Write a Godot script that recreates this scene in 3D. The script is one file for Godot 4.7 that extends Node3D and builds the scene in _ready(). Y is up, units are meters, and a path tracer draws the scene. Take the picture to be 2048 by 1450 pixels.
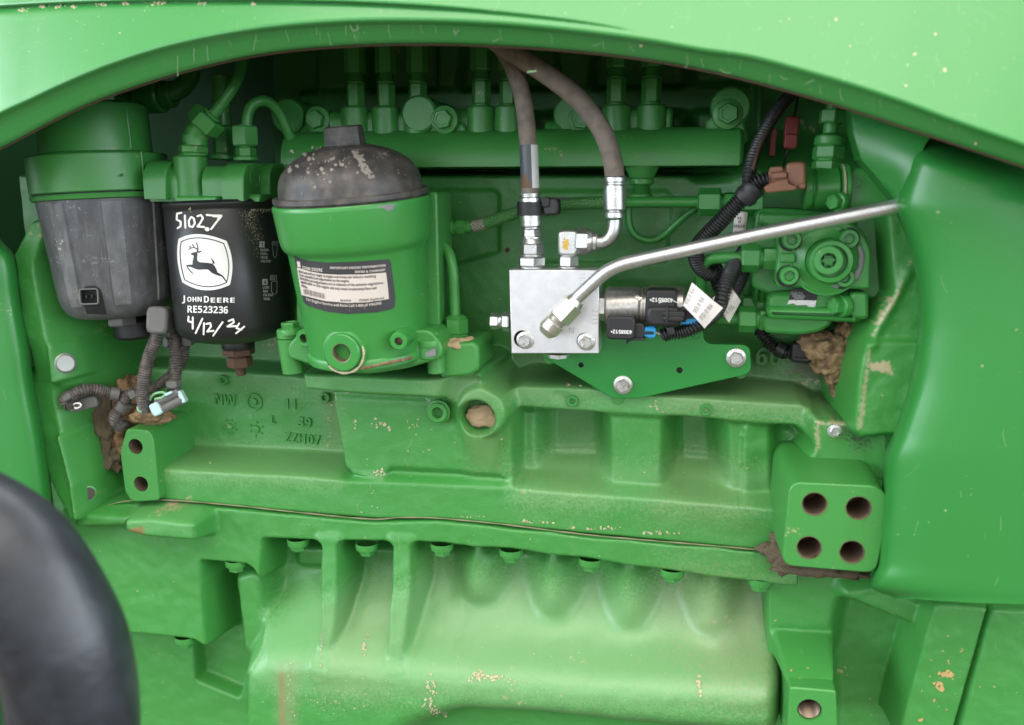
extends Node3D
# A close view of the left side of a green farm-machine engine: hood arch, filters, hoses, injection pump, block and oil pan.
# Pixel pairs below are read off the photograph; P() turns a pixel and a depth into the point of the place where that piece stands.

const F := 1750.0                       # focal length in photograph pixels
const EYE := Vector3(0, 0, 0.9)
const S := 0.00050                      # metres per photograph pixel near the engine side
var B := Basis.from_euler(Vector3(deg_to_rad(-11.0), deg_to_rad(11.0), 0))
var M := {}
var used := {}
var rng := RandomNumberGenerator.new()

func ray(x, y) -> Vector3:
	return B * Vector3((x - 1024.0) / F, -(y - 725.0) / F, -1.0)

func P(x, y, z) -> Vector3:
	var d := ray(x, y)
	return EYE + d * ((z - EYE.z) / d.z)

func U(x, y, z) -> float:
	return (P(x + 1, y, z) - P(x - 1, y, z)).length() * 0.5

func PS(a: Array, z) -> Array:          # flat pixel list -> points
	var r := []
	for i in range(0, a.size(), 2): r.append(P(a[i], a[i + 1], z))
	return r

func PZ(a: Array) -> Array:             # flat list x, y, z
	var r := []
	for i in range(0, a.size(), 3): r.append(P(a[i], a[i + 1], a[i + 2]))
	return r

func xy(a: Array, z) -> PackedVector2Array:
	var r := PackedVector2Array()
	for i in range(0, a.size(), 2):
		var p := P(a[i], a[i + 1], z)
		r.append(Vector2(p.x, p.y))
	return r

# ---------------------------------------------------------------- naming
func numbered(called: String) -> String:
	if not used.has(called):
		used[called] = 0
		return called
	used[called] += 1
	return "%s_%03d" % [called, used[called]]

func tag(o, label := "", category := "", group := "", kind := ""):
	if label: o.set_meta("label", label)
	if category: o.set_meta("category", category)
	if group: o.set_meta("group", group)
	if kind: o.set_meta("kind", kind)
	return o

func thing(called, label, category, at := Vector3.ZERO, group := ""):
	var o := Node3D.new()
	o.name = numbered(called)
	add_child(o)
	o.position = at
	tag(o, label, category, group)
	K = (at - EYE).dot(-B.z) / F / S
	return o

func where(n) -> Transform3D:
	var t := Transform3D()
	while n != self and n != null:
		t = n.transform * t
		n = n.get_parent()
	return t

func obj(called, mesh, mat, parent = self, label := ""):
	var o := MeshInstance3D.new()
	o.name = numbered(called) if parent == self else called
	if mesh is SurfaceTool:
		mesh.generate_normals()
		mesh = mesh.commit()
	o.mesh = mesh
	o.material_override = mat
	parent.add_child(o, true)
	if parent != self: o.transform = where(parent).affine_inverse()
	if label: o.set_meta("label", label)
	return o

func inst(called, mesh, mat, xf: Transform3D, parent):    # a shared mesh in a place of its own
	var o := MeshInstance3D.new()
	o.name = called
	o.mesh = mesh
	o.material_override = mat
	parent.add_child(o, true)
	o.transform = where(parent).affine_inverse() * xf
	return o

func st() -> SurfaceTool:
	var s := SurfaceTool.new()
	s.begin(Mesh.PRIMITIVE_TRIANGLES)
	return s

# ---------------------------------------------------------------- shapes
var grp := 1
var K := 1.0                             # size of a photograph pixel at the thing now being built, against S
func tri(s: SurfaceTool, a, b, c):
	s.add_vertex(a); s.add_vertex(b); s.add_vertex(c)

func quad(s: SurfaceTool, a, b, c, d):
	tri(s, a, b, c); tri(s, a, c, d)

func grid(s: SurfaceTool, rows: Array, smooth := true, close := false):   # rows of points
	grp += 1
	s.set_smooth_group(grp if smooth else -1)
	for i in rows.size() - 1:
		var n: int = rows[i].size()
		for j in (n if close else n - 1):
			var k := (j + 1) % n
			quad(s, rows[i][j], rows[i][k], rows[i + 1][k], rows[i + 1][j])

func frame_to(o: Vector3, d: Vector3) -> Transform3D:
	var f := frame_raw(o, d)
	return Transform3D(f.basis.scaled(Vector3.ONE * K), o)

func frame_raw(o: Vector3, d: Vector3) -> Transform3D:    # y axis along d, z towards the eye
	var y := d.normalized()
	var z := EYE - o
	z = (z - y * z.dot(y)).normalized()
	if z.length() < 0.5: z = (Vector3.UP - y * y.y).normalized()
	return Transform3D(Basis(y.cross(z), y, z), o)

func lathe(s: SurfaceTool, xf: Transform3D, prof: Array, seg := 32, flat := false, turn := 0.0):   # prof: [r, h] pairs along y
	var n := prof.size()
	var ring := []
	for p in prof:
		var r := []
		for j in seg:
			var a := TAU * j / seg + turn
			r.append(xf * Vector3(sin(a) * p[0], p[1], cos(a) * p[0]))
		ring.append(r)
	var last := Vector2.ZERO
	for i in n - 1:
		var d := Vector2(prof[i + 1][0] - prof[i][0], prof[i + 1][1] - prof[i][1])
		if d.length() < 1e-7: continue
		d = d.normalized()
		if i == 0 or d.dot(last) < 0.80: grp += 1
		last = d
		s.set_smooth_group(-1 if flat else grp)
		for j in seg:
			var k := (j + 1) % seg
			if prof[i][0] < 1e-6: tri(s, ring[i][0], ring[i + 1][j], ring[i + 1][k])
			elif prof[i + 1][0] < 1e-6: tri(s, ring[i][k], ring[i][j], ring[i + 1][0])
			else: quad(s, ring[i][k], ring[i][j], ring[i + 1][j], ring[i + 1][k])

func spline(pts: Array, step: float) -> Array:
	var r := []
	for i in pts.size() - 1:
		var a: Vector3 = pts[max(i - 1, 0)]
		var b: Vector3 = pts[i]
		var c: Vector3 = pts[i + 1]
		var d: Vector3 = pts[min(i + 2, pts.size() - 1)]
		var n: int = max(1, int(ceil(b.distance_to(c) / step)))
		for k in n: r.append(b.cubic_interpolate(c, a, d, float(k) / n))
	r.append(pts[-1])
	return r

func even(pts: Array, step: float) -> Array:              # resampled at an even step
	var fine := spline(pts, step * 0.5)
	var r := [fine[0]]
	var gone := 0.0
	for i in range(1, fine.size()):
		var a: Vector3 = fine[i - 1]
		var b: Vector3 = fine[i]
		var l := a.distance_to(b)
		while gone + l >= step:
			var t := (step - gone) / l
			a = a.lerp(b, t)
			r.append(a)
			l = a.distance_to(b)
			gone = 0.0
		gone += l
	r.append(fine[-1])
	return r

func sweep(s: SurfaceTool, path: Array, radius: Callable, seg := 14, caps := true):
	var rings := []
	var x := Vector3.ZERO
	for i in path.size():
		var t: Vector3 = (path[min(i + 1, path.size() - 1)] - path[max(i - 1, 0)]).normalized()
		if i == 0:
			x = t.cross(Vector3(0.13, 0.2, 0.97)).normalized()
		else:
			x = (x - t * x.dot(t)).normalized()
		var y := t.cross(x)
		var r: float = radius.call(i)
		var ring := []
		for j in seg:
			var a := TAU * j / seg
			ring.append(path[i] + (x * cos(a) + y * sin(a)) * r)
		rings.append(ring)
	grid(s, rings, true, true)
	if caps:
		for e in [0, rings.size() - 1]:
			grp += 1
			s.set_smooth_group(grp)
			for j in seg: tri(s, path[e], rings[e][j], rings[e][(j + 1) % seg])

func tube(s: SurfaceTool, pts: Array, r: float, seg := 16, step := 0.004):
	sweep(s, even(pts, step), func(_i): return r * K, seg)

func conduit(s: SurfaceTool, pts: Array, r: float, pitch := 0.0026):       # corrugated split loom
	var ph := [1.0, 1.0, 0.97, 0.70, 0.66, 0.72]
	sweep(s, even(pts, pitch / 6.0), func(i): return r * K * ph[i % 6], 12)

func inset(p: PackedVector2Array, d: float) -> PackedVector2Array:
	var n := p.size()
	var sign := 1.0 if Geometry2D.is_polygon_clockwise(p) else -1.0
	var r := PackedVector2Array()
	for i in n:
		var a := (p[i] - p[(i + n - 1) % n]).normalized()
		var b := (p[(i + 1) % n] - p[i]).normalized()
		var na := Vector2(a.y, -a.x) * sign
		var nb := Vector2(b.y, -b.x) * sign
		var m := (na + nb)
		if m.length() < 0.2: m = na
		m = m.normalized()
		r.append(p[i] + m * d / max(0.4, m.dot(na)))
	return r

func rounded(p: PackedVector2Array, rad: float, n := 5) -> PackedVector2Array:
	var r := PackedVector2Array()
	var c := p.size()
	for i in c:
		var a := p[(i + c - 1) % c]
		var b := p[i]
		var d := p[(i + 1) % c]
		var k: float = min(rad, min(b.distance_to(a), b.distance_to(d)) * 0.45)
		var s0 := b + (a - b).normalized() * k
		var s1 := b + (d - b).normalized() * k
		for j in n + 1:
			var t := float(j) / n
			r.append(s0.lerp(b, t).lerp(b.lerp(s1, t), t))
	return r

func circle(c: Vector2, r: float, n := 24) -> PackedVector2Array:
	var a := PackedVector2Array()
	for i in n: a.append(c + Vector2(cos(TAU * i / n), sin(TAU * i / n)) * r)
	return a

func faces(poly: PackedVector2Array, holes: Array) -> Array:              # simple polygons that cover poly without the holes; a hole is [x, y, r]
	if holes.is_empty(): return [poly]
	var lo := poly[0]
	var hi := poly[0]
	for q in poly:
		lo = lo.min(q); hi = hi.max(q)
	var cuts := [lo.x - 1.0]
	for h in holes: cuts.append(h[0])
	cuts.append(hi.x + 1.0)
	cuts.sort()
	var out := []
	for i in cuts.size() - 1:
		if cuts[i + 1] - cuts[i] < 1e-6: continue
		var slab := PackedVector2Array([Vector2(cuts[i], lo.y - 1), Vector2(cuts[i + 1], lo.y - 1), Vector2(cuts[i + 1], hi.y + 1), Vector2(cuts[i], hi.y + 1)])
		var now := []
		now.append_array(Geometry2D.intersect_polygons(poly, slab))
		for h in holes:
			var next := []
			for q in now: next.append_array(Geometry2D.clip_polygons(q, circle(Vector2(h[0], h[1]), h[2])))
			now = next
		out.append_array(now)
	return out

func fill(s: SurfaceTool, poly: PackedVector2Array, map: Callable):
	var t := Geometry2D.triangulate_polygon(poly)
	for i in range(0, t.size(), 3): tri(s, map.call(poly[t[i]]), map.call(poly[t[i + 1]]), map.call(poly[t[i + 2]]))

func plate(s: SurfaceTool, poly: PackedVector2Array, zf: float, zb: float, bevel := 0.0015, holes := [], xf := Transform3D(), flare := 0.0):
	var at := func(q: Vector2, z: float): return xf * Vector3(q.x, q.y, z)
	var inn := inset(poly, bevel)
	var mid := inset(poly, bevel * 0.3)
	var back := inset(poly, -flare)
	var rows := [[], [], [], []]
	for i in poly.size():
		rows[0].append(at.call(inn[i], zf))
		rows[1].append(at.call(mid[i], zf - bevel * 0.3))
		rows[2].append(at.call(poly[i], zf - bevel))
		rows[3].append(at.call(back[i], zb))
	grid(s, [rows[0], rows[1], rows[2]], true, true)
	var np := poly.size()
	grp += 1
	for i in np:
		var j := (i + 1) % np
		var e0 := (poly[i] - poly[(i + np - 1) % np]).normalized()
		var e1 := (poly[j] - poly[i]).normalized()
		if e0.dot(e1) < 0.8: grp += 1
		s.set_smooth_group(grp)
		quad(s, rows[2][i], rows[2][j], rows[3][j], rows[3][i])
	s.set_smooth_group(-1)
	fill(s, back, func(v): return at.call(v, zb))
	for q in faces(inn, holes): fill(s, q, func(v): return at.call(v, zf))
	for h in holes:
		var rr := [[], []]
		for v in circle(Vector2(h[0], h[1]), h[2]):
			rr[0].append(at.call(v, zf)); rr[1].append(at.call(v, max(zb, zf - h[3]) if h.size() > 3 else zb))
		grid(s, rr, true, true)

func box(s: SurfaceTool, xf: Transform3D, size: Vector3, bevel := 0.001):  # chamfered box centred on xf
	var h := size * 0.5 * K
	var poly := PackedVector2Array([Vector2(-h.x, -h.y), Vector2(h.x, -h.y), Vector2(h.x, h.y), Vector2(-h.x, h.y)])
	poly = rounded(poly, bevel * 2.0, 2)
	plate(s, poly, h.z, -h.z, bevel, [], xf)
	s.set_smooth_group(-1)
	fill(s, poly, func(v): return xf * Vector3(v.x, v.y, -h.z))

func stack(s: SurfaceTool, o: Vector3, d: Vector3, segs: Array) -> Vector3:   # fittings: [kind, radius, length] one after another; returns the end
	d = d.normalized()
	for g in segs:
		var xf := frame_to(o, d)
		var r: float = g[1]
		var l: float = g[2]
		var c: float = min(r * 0.12, l * 0.2)
		match g[0]:
			"hex": lathe(s, xf, [[0, 0], [r * 0.9, 0], [r, c], [r, l - c], [r * 0.9, l], [0, l]], 6, true, g[3] if g.size() > 3 else 0.0)
			"sq": lathe(s, xf, [[0, 0], [r * 0.95, 0], [r, c], [r, l - c], [r * 0.95, l], [0, l]], 4, true, PI / 4)
			"r": lathe(s, xf, [[0, 0], [r - c, 0], [r, c], [r, l - c], [r - c, l], [0, l]], 28)
			"cone": lathe(s, xf, [[0, 0], [r, 0], [g[3], l], [0, l]], 28)
			"dome": lathe(s, xf, [[r, 0], [r, l * 0.2], [r * 0.92, l * 0.55], [r * 0.7, l * 0.85], [r * 0.4, l * 0.97], [0, l]], 28)
			"t":
				var pr := [[0, 0]]
				var k := int(max(2, l / 0.0011))
				for i in k:
					pr.append([r, l * i / k]); pr.append([r * 0.9, l * (i + 0.5) / k])
				pr.append([r, l]); pr.append([0, l])
				lathe(s, xf, pr, 20)
		o += d * l * K
	return o

var bolt_meshes := {}
func bolt_mesh(r: float, h: float, flange := 1.3, fh := 0.25, turn := 0.0):   # head seen along +y
	var key := "%f %f %f %f %f" % [r, h, flange, fh, turn]
	if not bolt_meshes.has(key):
		var s := st()
		var f := r * flange
		var t := h * fh
		lathe(s, Transform3D(), [[f, -0.003], [f, t * 0.5], [f * 0.96, t * 0.85], [r * 0.95, t * 1.1], [0, t * 1.1]], 28)
		lathe(s, Transform3D(), [[r, t], [r, h - r * 0.14], [r * 0.88, h], [r * 0.66, h], [r * 0.60, h - r * 0.07], [0, h - r * 0.07]], 6, true, turn)
		s.generate_normals()
		bolt_meshes[key] = s.commit()
	return bolt_meshes[key]

func bolt(parent, at: Vector3, dir: Vector3, r: float, h: float, mat, called := "bolt", flange := 1.3, turn := 0.0, fh := 0.25):
	return inst(called, bolt_mesh(r, h, flange, fh, turn), mat, frame_to(at, dir), parent)

# ---------------------------------------------------------------- turned bodies placed by two pixels of their axis
func axis_frame(tx, ty, bx, by, z, z2 = null) -> Dictionary:
	var o := P(tx, ty, z)
	var e := P(bx, by, z if z2 == null else z2)
	var px := Vector2(bx - tx, by - ty).length()
	var xf := frame_raw(o, e - o)
	return {"o": o, "xf": xf, "d": (e - o).normalized(), "k": o.distance_to(e) / px, "prof": []}

func turned(s: SurfaceTool, fr: Dictionary, prof: Array, seg := 56, turn := 0.0):     # prof in pixels: [radius, distance along the axis]
	var k: float = fr.k
	var p := []
	for q in prof: p.append([q[0] * k, q[1] * k])
	lathe(s, fr.xf, p, seg, seg < 9, turn)

func radius_at(prof: Array, h: float) -> float:
	for i in prof.size() - 1:
		var a = prof[i]
		var b = prof[i + 1]
		if b[1] > a[1] and h >= a[1] and h <= b[1]: return lerpf(a[0], b[0], (h - a[1]) / (b[1] - a[1]))
	return prof[-1][0] if h > prof[-1][1] else prof[0][0]

func on_body(fr: Dictionary, prof: Array, x: float, y: float, lift := 0.0002) -> Vector3:   # the point of the turned body that this pixel shows
	var inv: Transform3D = fr.xf.affine_inverse()
	var o: Vector3 = inv * EYE
	var d: Vector3 = inv.basis * ray(x, y)
	var k: float = fr.k
	var r: float = prof[0][0] * k
	var p := Vector3.ZERO
	for it in 6:
		var a := d.x * d.x + d.z * d.z
		var b := o.x * d.x + o.z * d.z
		var c := o.x * o.x + o.z * o.z - (r + lift) * (r + lift)
		var q: float = max(0.0, b * b - a * c)
		p = o + d * ((-b - sqrt(q)) / a)
		r = radius_at(prof, p.y / k) * k
	return fr.xf * p

func body_point(fr: Dictionary, prof: Array, ang: float, h: float, lift := 0.0) -> Vector3:
	var r: float = radius_at(prof, h) * fr.k + lift
	return fr.xf * Vector3(sin(ang) * r, h * fr.k, cos(ang) * r)

func drape(s: SurfaceTool, poly: PackedVector2Array, map: Callable, stepx := 4.0, stepy := 1e9):   # a flat outline laid on a curved surface
	var lo := poly[0]
	var hi := poly[0]
	for q in poly:
		lo = lo.min(q); hi = hi.max(q)
	var x := lo.x - 0.7
	grp += 1
	s.set_smooth_group(grp)
	while x < hi.x:
		var y := lo.y
		while y < hi.y:
			var sy: float = min(stepy, hi.y - y + 1.0)
			var cell := PackedVector2Array([Vector2(x, y), Vector2(x + stepx, y), Vector2(x + stepx, y + sy), Vector2(x, y + sy)])
			for q in Geometry2D.intersect_polygons(poly, cell): fill(s, q, map)
			y += sy
		x += stepx

func stroke(s: SurfaceTool, pts: Array, w: float, map: Callable):           # a pen stroke through pixel pairs
	var line := PackedVector2Array()
	for i in range(0, pts.size(), 2): line.append(Vector2(pts[i], pts[i + 1]))
	for q in Geometry2D.offset_polyline(line, w * 0.5, Geometry2D.JOIN_ROUND, Geometry2D.END_ROUND):
		if not Geometry2D.is_polygon_clockwise(q): drape(s, q, map, 9.0, 5.0)

func words(s: SurfaceTool, text: String, map: Callable, size: float, font := "Droid Sans", bold := false, centred := true, deep := 0.0, wide := 0.0):
	# map takes (x, y) with y up, in the unit of size (letter height), and a depth
	var f := SystemFont.new()
	f.font_names = PackedStringArray([font])
	f.font_weight = 700 if bold else 400
	var t := TextMesh.new()
	t.font = f
	t.font_size = 32
	t.pixel_size = 1.0
	t.curve_step = 2.0
	t.depth = 0.0 if deep == 0.0 else 1.0
	t.text = text
	t.horizontal_alignment = HORIZONTAL_ALIGNMENT_CENTER if centred else HORIZONTAL_ALIGNMENT_LEFT
	var a := t.get_mesh_arrays()
	var v: PackedVector3Array = a[Mesh.ARRAY_VERTEX]
	var ix = a[Mesh.ARRAY_INDEX]
	var k := size / 23.0
	var rise := (f.get_ascent(32) - f.get_descent(32)) * 0.5     # from the middle of the line to its base line
	var lo := 1e9
	var hi := -1e9
	for q in v:
		lo = min(lo, q.x); hi = max(hi, q.x)
	var kx: float = k if wide == 0.0 else wide / max(hi - lo, 0.001)
	s.set_smooth_group(-1)
	if ix == null: ix = range(v.size())
	for i in ix: s.add_vertex(map.call(((v[i].x - lo) if not centred else v[i].x - (lo + hi) * 0.5) * kx, (v[i].y + rise) * k, 0.0 if deep == 0.0 else (v[i].z + 0.5) * deep))

func flat_map(o: Vector3, right: Vector3, up: Vector3) -> Callable:         # metres on a plane
	var r := right.normalized()
	var u := (up - r * up.dot(r)).normalized()
	var n := r.cross(u)
	return func(x, y, d): return o + r * x + u * y + n * d

func lump(s: SurfaceTool, c: Vector3, r: Vector3, seed_: int, rough := 0.28, nu := 56, nv := 36, freq := 62.0):
	var n := FastNoiseLite.new()
	n.seed = seed_
	n.frequency = freq
	n.fractal_octaves = 5
	n.fractal_gain = 0.5
	var rows := []
	for i in nv + 1:
		var th := PI * i / nv
		var row := []
		for j in nu:
			var ph := TAU * j / nu
			var d := Vector3(sin(th) * cos(ph), cos(th), sin(th) * sin(ph))
			var p := d * r
			row.append(c + p * (1.0 + rough * n.get_noise_3dv(c + p) * 2.0))
		rows.append(row)
	grid(s, rows, true, true)

# ---------------------------------------------------------------- castings: a relief worked on a grid that faces the viewer's side
class Relief:
	var x0: float
	var y0: float
	var c: float
	var nx: int
	var ny: int
	var h := PackedFloat32Array()
	var col := PackedColorArray()
	var base: float
	var straight := false
	var noise := FastNoiseLite.new()
	func _init(lo: Vector2, hi: Vector2, cell: float, z: float, color: Color):
		x0 = lo.x; y0 = lo.y; c = cell; base = z
		nx = int((hi.x - lo.x) / c) + 2
		ny = int((hi.y - lo.y) / c) + 2
		h.resize(nx * ny); h.fill(z)
		col.resize(nx * ny); col.fill(color)
		noise.frequency = 170.0
		noise.fractal_octaves = 4
	static func dist(p: PackedVector2Array, qx: float, qy: float) -> float:
		var n := p.size()
		var best := 1e9
		var inside := false
		var j := n - 1
		for i in n:
			var ax := p[i].x
			var ay := p[i].y
			var ex := p[j].x - ax
			var ey := p[j].y - ay
			var wx := qx - ax
			var wy := qy - ay
			var t: float = clampf((wx * ex + wy * ey) / (ex * ex + ey * ey + 1e-12), 0.0, 1.0)
			var dx := wx - ex * t
			var dy := wy - ey * t
			best = minf(best, dx * dx + dy * dy)
			if (ay > qy) != (p[j].y > qy) and qx < ex * (qy - ay) / ey + ax: inside = not inside
			j = i
		return -sqrt(best) if inside else sqrt(best)
	func span(lo: float, hi: float, o: float, n: int) -> Array:
		return [clampi(int((lo - o) / c), 0, n - 1), clampi(int((hi - o) / c) + 1, 0, n - 1)]
	# mode 0 sets the height inside, 1 only raises, 2 only lowers, 3 adds; w is the draft outside the outline; r rounds its corners
	func poly(p: PackedVector2Array, z: float, w: float, mode := 0, z1 := NAN, soft := 0.0, r := 0.0):
		var lo := p[0]
		var hi := p[0]
		for q in p:
			lo = lo.min(q); hi = hi.max(q)
		var zb := z if is_nan(z1) else z1
		var g := w + r
		var sx := span(lo.x - g, hi.x + g, x0, nx)
		var sy := span(lo.y - g, hi.y + g, y0, ny)
		for iy in range(sy[0], sy[1] + 1):
			var y := y0 + iy * c
			var t: float = clampf((hi.y - y) / (hi.y - lo.y), 0.0, 1.0)
			var zt := lerpf(z, zb, t)
			for ix in range(sx[0], sx[1] + 1):
				var d := dist(p, x0 + ix * c, y) - r
				if d >= w: continue
				var m := 1.0 - (clampf(d / w, 0.0, 1.0) if straight else smoothstep(0.0, w, d))
				var at := iy * nx + ix
				var o := h[at]
				if mode == 3: h[at] = o + zt * m
				else:
					var v := lerpf(o, zt, m)
					if mode == 1: v = smax(o, v, soft)
					elif mode == 2: v = minf(o, v)
					h[at] = v
	static func smax(a: float, b: float, k: float) -> float:
		if k <= 0.0: return maxf(a, b)
		var t: float = maxf(k - absf(a - b), 0.0) / k
		return maxf(a, b) + t * t * k * 0.25
	func ring(cx: float, cy: float, r: float, z: float, w: float, mode := 0):
		var p := PackedVector2Array()
		for i in 28: p.append(Vector2(cx + cos(TAU * i / 28.0) * r, cy + sin(TAU * i / 28.0) * r))
		poly(p, z, w, mode)
	func ridge(a: Vector2, b: Vector2, half: float, add: float, taper := 1.0):        # a rounded rib or groove
		var g := half * 2.0
		var sx := span(min(a.x, b.x) - g, max(a.x, b.x) + g, x0, nx)
		var sy := span(min(a.y, b.y) - g, max(a.y, b.y) + g, y0, ny)
		var e := b - a
		for iy in range(sy[0], sy[1] + 1):
			for ix in range(sx[0], sx[1] + 1):
				var q := Vector2(x0 + ix * c, y0 + iy * c)
				var t: float = clampf((q - a).dot(e) / e.length_squared(), 0.0, 1.0)
				var d := (q - a - e * t).length() / (half * lerpf(1.0, taper, t))
				if d < 2.0: h[iy * nx + ix] += add * exp(-d * d * 1.6)
	func stain(p: PackedVector2Array, color: Color, w: float, amount := 1.0, break_up := 0.6):
		var lo := p[0]
		var hi := p[0]
		for q in p:
			lo = lo.min(q); hi = hi.max(q)
		var sx := span(lo.x - w, hi.x + w, x0, nx)
		var sy := span(lo.y - w, hi.y + w, y0, ny)
		for iy in range(sy[0], sy[1] + 1):
			for ix in range(sx[0], sx[1] + 1):
				var x := x0 + ix * c
				var y := y0 + iy * c
				var d := dist(p, x, y) + noise.get_noise_2d(x * 1.6, y * 1.6) * w * break_up * 2.0
				if d < w:
					var at := iy * nx + ix
					col[at] = col[at].lerp(color, amount * (1.0 - smoothstep(-w * 0.3, w, d)))
	func wobble(amount: float, freq: float):
		var n := FastNoiseLite.new()
		n.frequency = freq
		n.fractal_octaves = 3
		for i in h.size(): h[i] += n.get_noise_2d(i % nx * c, i / nx * c) * amount
	func blur(times := 1):
		for k in times:
			var o := h.duplicate()
			for iy in range(1, ny - 1):
				for ix in range(1, nx - 1):
					var at := iy * nx + ix
					h[at] = o[at] * 0.4 + (o[at - 1] + o[at + 1] + o[at - nx] + o[at + nx]) * 0.15
	func soften(rad: int, times := 2):                     # a wide running mean, along x then along y
		for k in times:
			var o := h.duplicate()
			for iy in ny:
				var sum := o[iy * nx] * rad
				for ix in range(0, rad): sum += o[iy * nx + mini(ix, nx - 1)]
				for ix in nx:
					sum += o[iy * nx + mini(ix + rad, nx - 1)]
					h[iy * nx + ix] = sum / (2 * rad + 1)
					sum -= o[iy * nx + maxi(ix - rad, 0)]
			o = h.duplicate()
			for ix in nx:
				var sum := o[ix] * rad
				for iy in range(0, rad): sum += o[mini(iy, ny - 1) * nx + ix]
				for iy in ny:
					sum += o[mini(iy + rad, ny - 1) * nx + ix]
					h[iy * nx + ix] = sum / (2 * rad + 1)
					sum -= o[maxi(iy - rad, 0) * nx + ix]
	func mesh() -> ArrayMesh:
		var v := PackedVector3Array()
		var n := PackedVector3Array()
		v.resize(nx * ny)
		n.resize(nx * ny)
		for iy in ny:
			for ix in nx:
				var at := iy * nx + ix
				v[at] = Vector3(x0 + ix * c, y0 + iy * c, h[at])
				var l := h[at - 1] if ix > 0 else h[at]
				var r := h[at + 1] if ix < nx - 1 else h[at]
				var d := h[at - nx] if iy > 0 else h[at]
				var u := h[at + nx] if iy < ny - 1 else h[at]
				n[at] = Vector3(l - r, d - u, 2.0 * c).normalized()
		var idx := PackedInt32Array()
		var low := base + 0.0015
		for iy in ny - 1:
			for ix in nx - 1:
				var a := iy * nx + ix
				var b := a + nx
				if h[a] < low and h[a + 1] < low and h[b] < low and h[b + 1] < low: continue
				if absf(h[a] - h[b + 1]) < absf(h[a + 1] - h[b]):
					idx.append_array([a, b, b + 1, a, b + 1, a + 1])
				else:
					idx.append_array([a, b, a + 1, a + 1, b, b + 1])
		var arr := []
		arr.resize(Mesh.ARRAY_MAX)
		arr[Mesh.ARRAY_VERTEX] = v
		arr[Mesh.ARRAY_NORMAL] = n
		arr[Mesh.ARRAY_COLOR] = col
		arr[Mesh.ARRAY_INDEX] = idx
		var m := ArrayMesh.new()
		m.add_surface_from_arrays(Mesh.PRIMITIVE_TRIANGLES, arr)
		return m

func relief(x0, y0, x1, y1, zref: float, cell: float, z: float) -> Relief:
	var lo := Vector2(1e9, 1e9)
	var hi := -lo
	for q in [[x0, y0], [x1, y0], [x0, y1], [x1, y1]]:
		var p := P(q[0], q[1], zref)
		lo = lo.min(Vector2(p.x, p.y)); hi = hi.max(Vector2(p.x, p.y))
	return Relief.new(lo, hi, cell, z, GREEN)

func rp(r: Relief, a: Array, z: float, w: float, mode := 0, z1 := NAN, soft := 0.0, round_ := 0.0):
	# outline in pixels; a sloping face runs from z at its top to z1 at its foot
	if is_nan(z1):
		r.poly(xy(a, z), z, w, mode, z1, soft, round_)
		return
	var lo := 1e9
	var hi := -1e9
	for i in range(1, a.size(), 2):
		lo = min(lo, a[i]); hi = max(hi, a[i])
	var p := PackedVector2Array()
	for i in range(0, a.size(), 2):
		var q := P(a[i], a[i + 1], lerpf(z, z1, (a[i + 1] - lo) / (hi - lo)))
		p.append(Vector2(q.x, q.y))
	r.poly(p, z, w, mode, z1, soft, round_)

func rc(r: Relief, x, y, rad_px, z, w, mode := 0):
	var p := P(x, y, z)
	r.ring(p.x, p.y, rad_px * U(x, y, z), z, w, mode)

func rr(r: Relief, ax, ay, bx, by, z, half, add, taper := 1.0):
	var a := P(ax, ay, z)
	var b := P(bx, by, z)
	r.ridge(Vector2(a.x, a.y), Vector2(b.x, b.y), half, add, taper)

func on_relief(r: Relief, x, y) -> Vector3:               # the point of the casting that this pixel shows
	var z := 0.20
	var step := 0.006
	while z > -0.09:
		var p := P(x, y, z)
		var ix := clampi(int((p.x - r.x0) / r.c + 0.5), 0, r.nx - 1)
		var iy := clampi(int((p.y - r.y0) / r.c + 0.5), 0, r.ny - 1)
		if r.h[iy * r.nx + ix] >= z:
			if step < 0.0005: return p
			z += step
			step *= 0.25
		z -= step
	return P(x, y, 0.0)

func chips(r: Relief, parent, called: String, m, spots: Array):   # flakes of bare ground: [x, y, spread x, spread y, count, largest]
	var s := st()
	var g := RandomNumberGenerator.new()
	g.seed = int(spots[0][0] * 7 + spots[0][1])
	for q in spots:
		for i in int(q[4] * 0.75):
			var x: float = q[0] + clampf(g.randfn(0, 0.5), -1.2, 1.2) * q[2]
			var y: float = q[1] + clampf(g.randfn(0, 0.5), -1.2, 1.2) * q[3]
			fleck(s, g, x, y, 0.4 + pow(g.randf(), 2.2) * q[5], func(v):
				var p := on_relief(r, v.x, v.y)
				return p + (EYE - p).normalized() * 0.0007)
	tag(obj(called, s, m, parent), "", "", "", "stuff")

func cling(r: Relief, a: Array) -> PackedVector2Array:    # an outline laid on the casting
	var o := PackedVector2Array()
	for i in range(0, a.size(), 2):
		var p := on_relief(r, a[i], a[i + 1])
		o.append(Vector2(p.x, p.y))
	return o

# ---------------------------------------------------------------- materials
const GREEN := Color(0.046, 0.238, 0.047)
const MUD := Color(0.300, 0.200, 0.105)
const DUST := Color(0.30, 0.27, 0.17)
const DUST_SHEEN := Color(0.135, 0.335, 0.125)              # thin pale dust plus the sheen of up-facing paint, put into one colour

func lin(r, g, b) -> Color:
	return Color(r, g, b).linear_to_srgb()

func noise_tex(freq: float, seed_: int, octaves := 4, size := 512) -> NoiseTexture2D:
	var n := FastNoiseLite.new()
	n.seed = seed_
	n.frequency = freq
	n.fractal_octaves = octaves
	var t := NoiseTexture2D.new()
	t.noise = n
	t.width = size
	t.height = size
	t.seamless = true
	t.generate_mipmaps = false
	return t

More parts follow.
